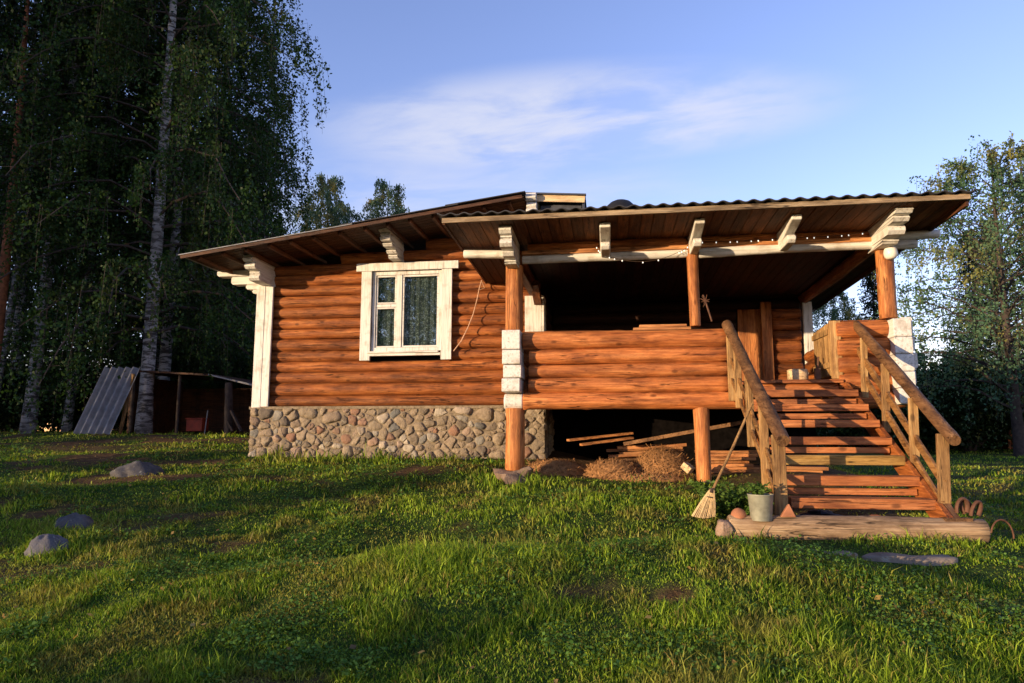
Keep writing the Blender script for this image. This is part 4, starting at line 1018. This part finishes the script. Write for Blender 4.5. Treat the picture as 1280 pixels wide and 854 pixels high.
def make_bush(seed, r, h, leafm, n=9000, leaf=.08, name='leafy_shrub'):
    rr = random.Random(seed); g = np.random.default_rng(seed); root = bpy.data.objects.new(name, None); COL.objects.link(root)
    st = MB(); tips = []
    for k in range(38):
        a = rr.random()*6.28; l = rr.random()**.6; tip = Vector((math.cos(a)*r*l, math.sin(a)*r*l, h*(1-.55*l*l)*rr.uniform(.45, 1.05)))
        st.tube([(0, 0, -.1), tuple(tip*.5+Vector((0, 0, .1*h))), tuple(tip)], [.03, .018, .005], 5, .3, cap=False); tips.append(tip)
    T = np.array([tuple(x) for x in tips]); ci = g.integers(0, len(T), n); f_ = g.uniform(.15, 1.08, (n, 1))**.6
    C = T[ci]*f_ + g.normal(size=(n, 3))*np.array([.16, .16, .14])*r*.8; C[:, 2] = np.abs(C[:, 2])+.02
    d = g.normal(size=(n, 3)); d /= np.linalg.norm(d, axis=1)[:, None]; e = np.cross(d, g.normal(size=(n, 3))); e /= np.linalg.norm(e, axis=1)[:, None]
    sz = leaf*g.uniform(.6, 1.3, (n, 1)); Q = np.stack([C-d*sz*.5, C+e*sz*.36, C+d*sz*.5, C-e*sz*.36], 1)
    st.build('stems', [M['bark']], root, smooth=True); cb = MB(); cb.quads(Q, np.clip(g.random(len(T))[ci]*.6+g.random(n)*.4, 0, 1)); cb.build('crown', [leafm], root); return root
def make_conifer(seed, H, r, name='spruce_tree'):
    rr = random.Random(seed); g = np.random.default_rng(seed); root = bpy.data.objects.new(name, None); COL.objects.link(root)
    tr = MB(); tr.tube([(0, 0, -.3), (0, 0, H*.5), (0, 0, H)], [.17, .1, .01], 8, .4); B = []
    k = 0; z = .8
    while z < H-.2:
        for j in range(7):
            a = rr.random()*6.28; l = r*(1-z/H)**.8*rr.uniform(.7, 1.1)+.15; B.append(((0, 0, z), (math.cos(a)*l, math.sin(a)*l, z-.28*l+rr.uniform(-.1, .1))))
            if j % 2 == 0: tr.tube([B[-1][0], B[-1][1]], [.02, .004], 4, .3, cap=False)
        z += .27
    A = np.array(B); K = len(A); nl = 26; u = g.random((K, nl, 1))**.7; C = (A[:, None, 0]*(1-u)+A[:, None, 1]*u)
    C = (C+g.normal(size=C.shape)*np.array([.13, .13, .07])); C[..., 2] -= np.abs(g.normal(size=C.shape[:2]))*.12; C = C.reshape(-1, 3)
    n = len(C); d = g.normal(size=(n, 3)); d[:, 2] -= .4; d /= np.linalg.norm(d, axis=1)[:, None]; e = np.cross(d, g.normal(size=(n, 3))); e /= np.linalg.norm(e, axis=1)[:, None]
    sz = .2*g.uniform(.6, 1.2, (n, 1)); Q = np.stack([C-d*sz*.5-e*.02, C-d*sz*.5+e*.02, C+d*sz*.5+e*.035, C+d*sz*.5-e*.035], 1)
    tr.build('trunk', [M['bark']], root, smooth=True); cb = MB(); cb.quads(Q, g.random(n)); cb.build('crown', [M['needle']], root); return root
used = set()
def place(proto, x, y, label, cat, group=None, rot=0, s=1.0, sz=None, dz=0):
    o = proto if proto.name not in used and not proto.get('label') else copy_tree(proto)
    used.add(proto.name); o.location = (x, y, gz(x, y)-.02+dz); o.rotation_euler = (0, 0, rot); o.scale = (s, s, s if sz is None else sz)
    return tag(o, label, cat, group)
bA = make_birch(101, 21, 4.3, M['birchbark'], M['birchleaf'], nlimb=96, first=.12, nstr=20, nleaf=38, leaf=.095, r0=.18, weep=1.15)
bB = make_birch(102, 21, 3.8, M['birchbark'], M['birchleaf'], nlimb=76, first=.25, nstr=16, nleaf=36, leaf=.10, r0=.17, lean=(.05, 0), weep=1.0)
bC = make_birch(103, 18, 2.9, M['birchbark'], M['birchleaf'], nlimb=56, first=.34, nstr=13, nleaf=34, leaf=.11, r0=.12, lean=(.04, .0), weep=.9)
bE = make_birch(106, 8.9, 3.5, M['bark'], M['blueleaf'], nlimb=90, first=.14, nstr=18, nleaf=22, leaf=.085, r0=.15, weep=.85, up=1.5)
bD = make_birch(104, 11.5, 3.5, M['bark'], M['autleaf'], nlimb=64, first=.14, nstr=15, nleaf=32, leaf=.12, r0=.19, weep=.95)
pine = make_birch(105, 17, 2.2, M['pinebark'], M['needle'], nlimb=30, first=.55, nstr=10, nleaf=36, leaf=.12, r0=.16, weep=.3, name='pine_tree')
bush = make_bush(201, 1.6, 2.7, M['bushleaf'], 11000, .10)
sp = make_conifer(301, 12, 2.3)
G1 = 'birches at the edge of the wood left of the cabin'
place(bA, -12.35, 16.9, 'tall weeping birch with a thick white trunk just behind the corrugated sheet', 'tree', G1, .4)
place(bB, -16.2, 17.3, 'birch with a white speckled trunk leaning right, left of the corrugated sheet', 'tree', G1, 0)
place(bC, -16.75, 19.3, 'slim leaning birch between the two thick white trunks', 'tree', G1, 0)
place(bC, -18.2, 18.0, 'birch with a dim white trunk near the left edge of the picture', 'tree', G1, .9)
place(pine, -16.45, 16.2, 'tall pine with a bare reddish trunk at the far left', 'tree', None, .2, .95)
place(bA, -13.3, 18.9, 'weeping birch whose hanging leaves come down over the shed roof beside the cabin corner', 'tree', G1, 2.1, .95)
place(bA, -13.4, 21.3, 'low weeping birch filling the view over the shed roof', 'tree', G1, 5.1, .46)
place(bA, -14.9, 20.8, 'big birch filling the dark gap behind the corrugated sheet', 'tree', G1, 4.0, 1.0)
place(bB, -14.6, 22.5, 'birch standing deep behind the shed with its trunk in the shade', 'tree', G1, 1.3, 1.0)
place(bB, -20.3, 21.0, 'birch in the shade at the left edge behind the pine', 'tree', G1, 3.0, 1.05)
place(bA, -18.5, 24.0, 'broad birch deep in the wood behind the leaning trunks', 'tree', G1, 5.0, 1.1)
G2 = 'spruces deep in the wood left of the cabin'
for k, (x, y, s_) in enumerate(((-23, 27, 1.2), (-19.5, 28, 1.1), (-16.5, 26.5, 1.25), (-17.6, 29, 1.1), (-15.3, 26.5, 1.0), (-25.5, 25, 1.15), (-28, 29, 1.3), (-21.5, 31, 1.3), (-17.8, 32, 1.4), (-20, 33, 1.3))):
    place(sp, x, y, 'dark spruce almost lost in the shade of the wood left of the cabin', 'tree', G2, k*1.1, s_)
for k, (x, y) in enumerate(((-20, 19.8), (-18, 21), (-15.8, 22.3), (-13.6, 21.2), (-11.6, 21.4), (-9.6, 22.4), (-22, 22.5), (-24, 24.5), (-17, 24.5))):
    place(bush, x, y, 'dark understorey shrub in the shade of the wood left of the cabin', 'shrub', 'understorey shrubs in the left wood', k*1.7, .9+.25*(k % 3))
# behind the house
place(bD, -17.9, 41, 'distant birch top with yellowing leaves over the left roof slope, left of the other', 'tree', None, 0, 1.05, 1.46)
place(bD, -14.0, 41.5, 'distant birch top with an orange patch over the left roof slope, right of the other', 'tree', None, 2.2, .92, 1.42)
place(sp, 11.6, 42, 'distant conical tree seen under the right porch eave', 'tree', None, .5, .62)
place(bD, 13.5, 42.5, 'distant rounded tree seen between porch eave and right porch post', 'tree', None, 1.0, .78)
# right
place(bE, 11.6, 21.5, 'big airy birch with blue green leaves and a dark trunk right of the cabin', 'tree', None, .3, 1.0)
place(bD, 16.4, 25.5, 'yellow topped birch at the right edge behind the big airy birch', 'tree', None, 3.9, 1.0)
G3 = 'shrubs along the right edge of the lawn'
for k, (x, y, s_) in enumerate(((8.9, 24.8, 1.2), (10.6, 25.2, 1.35), (12.4, 26.0, 1.4), (9.7, 26.0, 1.05), (11.3, 26.8, 1.2), (13.0, 28.0, 1.25), (14.9, 28.6, 1.3), (16.6, 28.4, 1.35), (8.6, 28.5, 1.1), (10.3, 30.5, 1.4), (12.6, 31.5, 1.5), (15.2, 32, 1.6), (18.2, 30.0, 1.5))):
    place(bush, x, y, ['dark green shrub in the row closing the lawn right of the cabin', 'dark green shrub in the row closing the lawn right of the cabin'][k > 4], 'shrub', G3, k*2.1, s_)
G4 = 'wood beyond the right lawn'
for k, (x, y, s_) in enumerate(((5, 48, .8), (9, 50, .85), (17, 46, 1.0), (22, 44, 1.1), (27, 46, 1.2), (20, 38, 1.0), (1, 52, .7), (-3, 52, .7), (-7, 54, .7))):
    place(sp, x, y, 'distant spruce in the wood beyond the lawn behind the cabin', 'tree', G4, k*1.9, s_)
# trees standing behind and beside the viewpoint: they shade the yard and show in the window glass
G5 = 'trees behind the viewpoint'
k = 0
ca, sa = math.cos(SUN_AZ), math.sin(SUN_AZ)
def sw(s_, w): return (s_*ca+w*sa, -s_*sa+w*ca)      # s across the sunlight, w along it
for s_, w in ((-20.8, -27), (-21.8, -17), (-23, -37), (-27, -38), (-31, -37), (-23.5, -15), (-25.5, -20), (-27.5, -14), (-30, -18), (-33, -13), (-36, -19), (-39, -15), (-43, -20), (-24.5, -28), (-28, -30), (-33, -28), (-38, -30), (-47, -18)):
    x, y = sw(s_, w); place([bA, bB, sp][k % 3], x, y, 'tall tree standing outside the picture to the left', 'tree', G5, k*1.3, 1.15); k += 1
for x, y, s_ in ((-9.2, 3.0, .60), (-12.2, 2.2, .72), (-13.8, 5.2, .8), (-7.0, -1.5, .55)):  # unseen shrubs added to throw shadow bands across the lawn
    place(bush, x, y, 'unseen low shrub added at the left to shade the lawn', 'shrub', 'unseen shrubs added for their shadows', x, s_)
for x, y in ((-14, -24), (-17.5, -30), (-12.5, -33), (-21, -36), (-17, -42), (-24, -46), (-19, -52), (-29, -50), (-24, -58), (-33, -62), (-8, -30)):
    place([bA, bB, sp][k % 3], x, y, 'tall tree standing outside the picture behind the viewpoint', 'tree', G5, k*1.3, 1.1); k += 1
g = np.random.default_rng(77); n = 700; v = g.uniform(3.3, 13, n); x = g.uniform(-1.1, .7, n)*v; ok = ~((x > -6.2) & (v > 9)); x = x[ok]; v = v[ok]; n = len(x)
C = np.stack([x, v, ground(x, v)+g.uniform(.01, .05, n)], 1); d = g.normal(size=(n, 3)); d[:, 2] *= .4; d /= np.linalg.norm(d, axis=1)[:, None]; e = np.cross(d, g.normal(size=(n, 3))*.4+np.array([0, 0, 1])); e /= np.linalg.norm(e, axis=1)[:, None]
sz = g.uniform(.012, .026, (n, 1)); mb = MB(); mb.quads(np.stack([C-d*sz, C+e*sz*.7, C+d*sz, C-e*sz*.7], 1), g.random(n)); M['fallen'] = leafmat('fallen_leaves', (.16, .10, .05), (.42, .30, .10))
o = mb.build('fallen_leaves', [M['fallen']]); tag(o, 'small yellow and brown fallen leaves sprinkled over the lawn', 'fallen leaves', kind='stuff')
# ================================================================ GRASS
g = np.random.default_rng(78); n = 90000; q = g.random(n); v = 1/(1/3.1+(1/14-1/3.1)*q); x = g.uniform(-1.15, .78, n)*v+g.uniform(-.3, .3, n)
keep = (fbm(x*1.6+2, v*1.9, 123, 4) > .54) & ~((x > -6.2) & (x < -1) & (v > 11)) & ~((x > -1.0) & (v > 9.3)) & ~((x > 1.0) & (x < 3.14) & (v > 6.33) & (v < 6.56)) & (bare_mask(x, v) < .5)
x = x[keep]; v = v[keep]; n = len(x); C = np.stack([x, v, ground(x, v)+g.uniform(.015, .065, n)], 1)
d = g.normal(size=(n, 3)); d[:, 2] *= .45; d /= np.linalg.norm(d, axis=1)[:, None]; e = np.cross(np.array([0, 0, 1])+g.normal(size=(n, 3))*.4, d); e /= np.linalg.norm(e, axis=1)[:, None]
sz = g.uniform(.008, .017, (n, 1))*np.clip(v/6, .8, 2)[:, None]; mb = MB(); mb.quads(np.stack([C-d*sz, C+e*sz*.8, C+d*sz, C-e*sz*.8], 1), g.random(n)); M['clover'] = leafmat('clover_leaves', (.035, .10, .015), (.14, .26, .05))
o = mb.build('clover', [M['clover']]); tag(o, 'low patches of clover and broad leaved weeds between the grass', 'clover', kind='stuff')
def grass(name, npts, vmin, vmax, hmul, wmul, seed, kind_label):
    g = np.random.default_rng(seed)
    # depth by 1/v^2 law, azimuth inside a wide wedge (wider than the frame)
    q = g.random(npts); v = 1/(1/vmin+(1/vmax-1/vmin)*q)
    a = g.uniform(-1.18, .80, npts); x = a*v+g.uniform(-.4, .4, npts); y = v
    hid = ((x > -6.15) & (x < -1.0) & (y > 11.0)) | ((x > -1.0) & (x < 3.6) & (y > 9.35)) | ((x > 1.0) & (x < 3.14) & (y > 6.33) & (y < 6.56)) | ((x > -1.0) & (x < 12) & (y > 16) & (x < y*.38))
    bm = bare_mask(x, y); keep = (~hid) & (g.random(npts) > bm*.72)
    under = (x > 1.6) & (x < 2.85) & (y > 6.5) & (y < 9.4); keep &= ~(under & (g.random(npts) < .75))
    for (sx, sy, ax, ay) in ((1.66, 5.80, .23, .13), (2.27, 5.72, .30, .11), (.38, 6.05, .15, .08)): keep &= (((x-sx)/(ax+.02))**2+((y-sy+.03)/(ay+.05))**2) > 1.0
    x = x[keep]; y = y[keep]; bm = bm[keep]; n = len(x)
    z = ground(x, y)
    cl = fbm(x*3.1, y*3.1, 91, 3); big = fbm(x*.8+5, y*.8, 17, 3)
    h = (.035+.075*sst(cl, .35, .75)+.055*sst(big, .5, .75))*g.uniform(.5, 1.35, n)*hmul*.62*(1-.5*bm)
    for ox, oy, orad in ((-6.75, 9.2, .45), (-5.15, 6.15, .27), (-4.72, 5.35, .25), (-1.24, 8.85, .3), (1.2, 8.85, .25), (2.1, 6.22, .12), (1.2, 6.22, .12), (-3.5, 10.85, .2), (-5.3, 10.85, .2)):
        h = h*(1+.6*np.exp(-((np.hypot((x-ox), (y-oy))-orad)/.10)**2))
    h = h*(1-.45*sst(x, .7, 1.2)*sst(y, 5.1, 5.5)*(1-sst(y, 6.15, 6.3)))
    fw = (y > 10.75) & (y < 11) & (x > -6.2) & (x < -1); h = np.where(fw, h*1.9, h)
    tuft = g.random(n) < .05; h = np.where(tuft, h*1.7, h)
    wd = g.uniform(.0022, .0055, n)*wmul*np.clip(y/5.0, .8, 4.0)
    th = g.uniform(0, 6.283, n); lean = g.uniform(.1, .75, n)+.5*bm; la = th+g.normal(0, 1.4, n)+(fbm(x*4, y*4, 5, 2)-.5)*3
    dx, dy = np.cos(la)*lean*h, np.sin(la)*lean*h; wx, wy = -np.sin(th)*wd, np.cos(th)*wd
    P = np.zeros((n, 5, 3)); B = np.stack([x, y, z-.008], 1); Wv = np.stack([wx, wy, np.zeros(n)], 1)
    Mv = B+np.stack([dx*.3, dy*.3, h*.55], 1); Tv = B+np.stack([dx, dy, h*(1-.25*lean)], 1)
    P[:, 0] = B-Wv; P[:, 1] = B+Wv; P[:, 2] = Mv+Wv*.8; P[:, 3] = Mv-Wv*.8; P[:, 4] = Tv
    me = bpy.data.meshes.new(name); me.vertices.add(5*n); me.vertices.foreach_set('co', P.astype(np.float32).ravel())
    b5 = np.arange(n)[:, None]*5; li = np.concatenate([b5+np.array([[0, 1, 2, 3]]), b5+np.array([[3, 2, 4]])], 1).astype(np.int32)
    me.loops.add(7*n); me.loops.foreach_set('vertex_index', li.ravel())
    me.polygons.add(2*n); me.polygons.foreach_set('loop_start', (np.arange(n)[:, None]*7+np.array([[0, 4]])).astype(np.int32).ravel()); me.polygons.foreach_set('loop_total', np.tile(np.array([4, 3], dtype=np.int32), n))
    me.update(calc_edges=True)
    dry = np.clip(sst(fbm(x*2.6+9, y*3.0, 63, 4), .50, .70)*.6+bm*.6+(g.random(n) < .12)*.8, 0, 1)*g.uniform(.5, 1, n)
    for nm, arr in (('tone', dry), ('rnd', np.clip(g.random(n)**1.4*.9+.5*(big-.4), 0, 1))):
        at = me.attributes.new(nm, 'FLOAT', 'POINT'); at.data.foreach_set('value', np.repeat(arr, 5).astype(np.float32))
    me.polygons.foreach_set('use_smooth', np.ones(2*n, dtype=bool)); me.materials.append(M['blade'])
    o = bpy.data.objects.new(name, me); COL.objects.link(o)
    return tag(o, kind_label, 'grass', kind='stuff')
grass('lawn_grass', 420000, 3.0, 30, 1.0, 1.0, 11, 'short uneven green grass with dry tufts covering the yard')
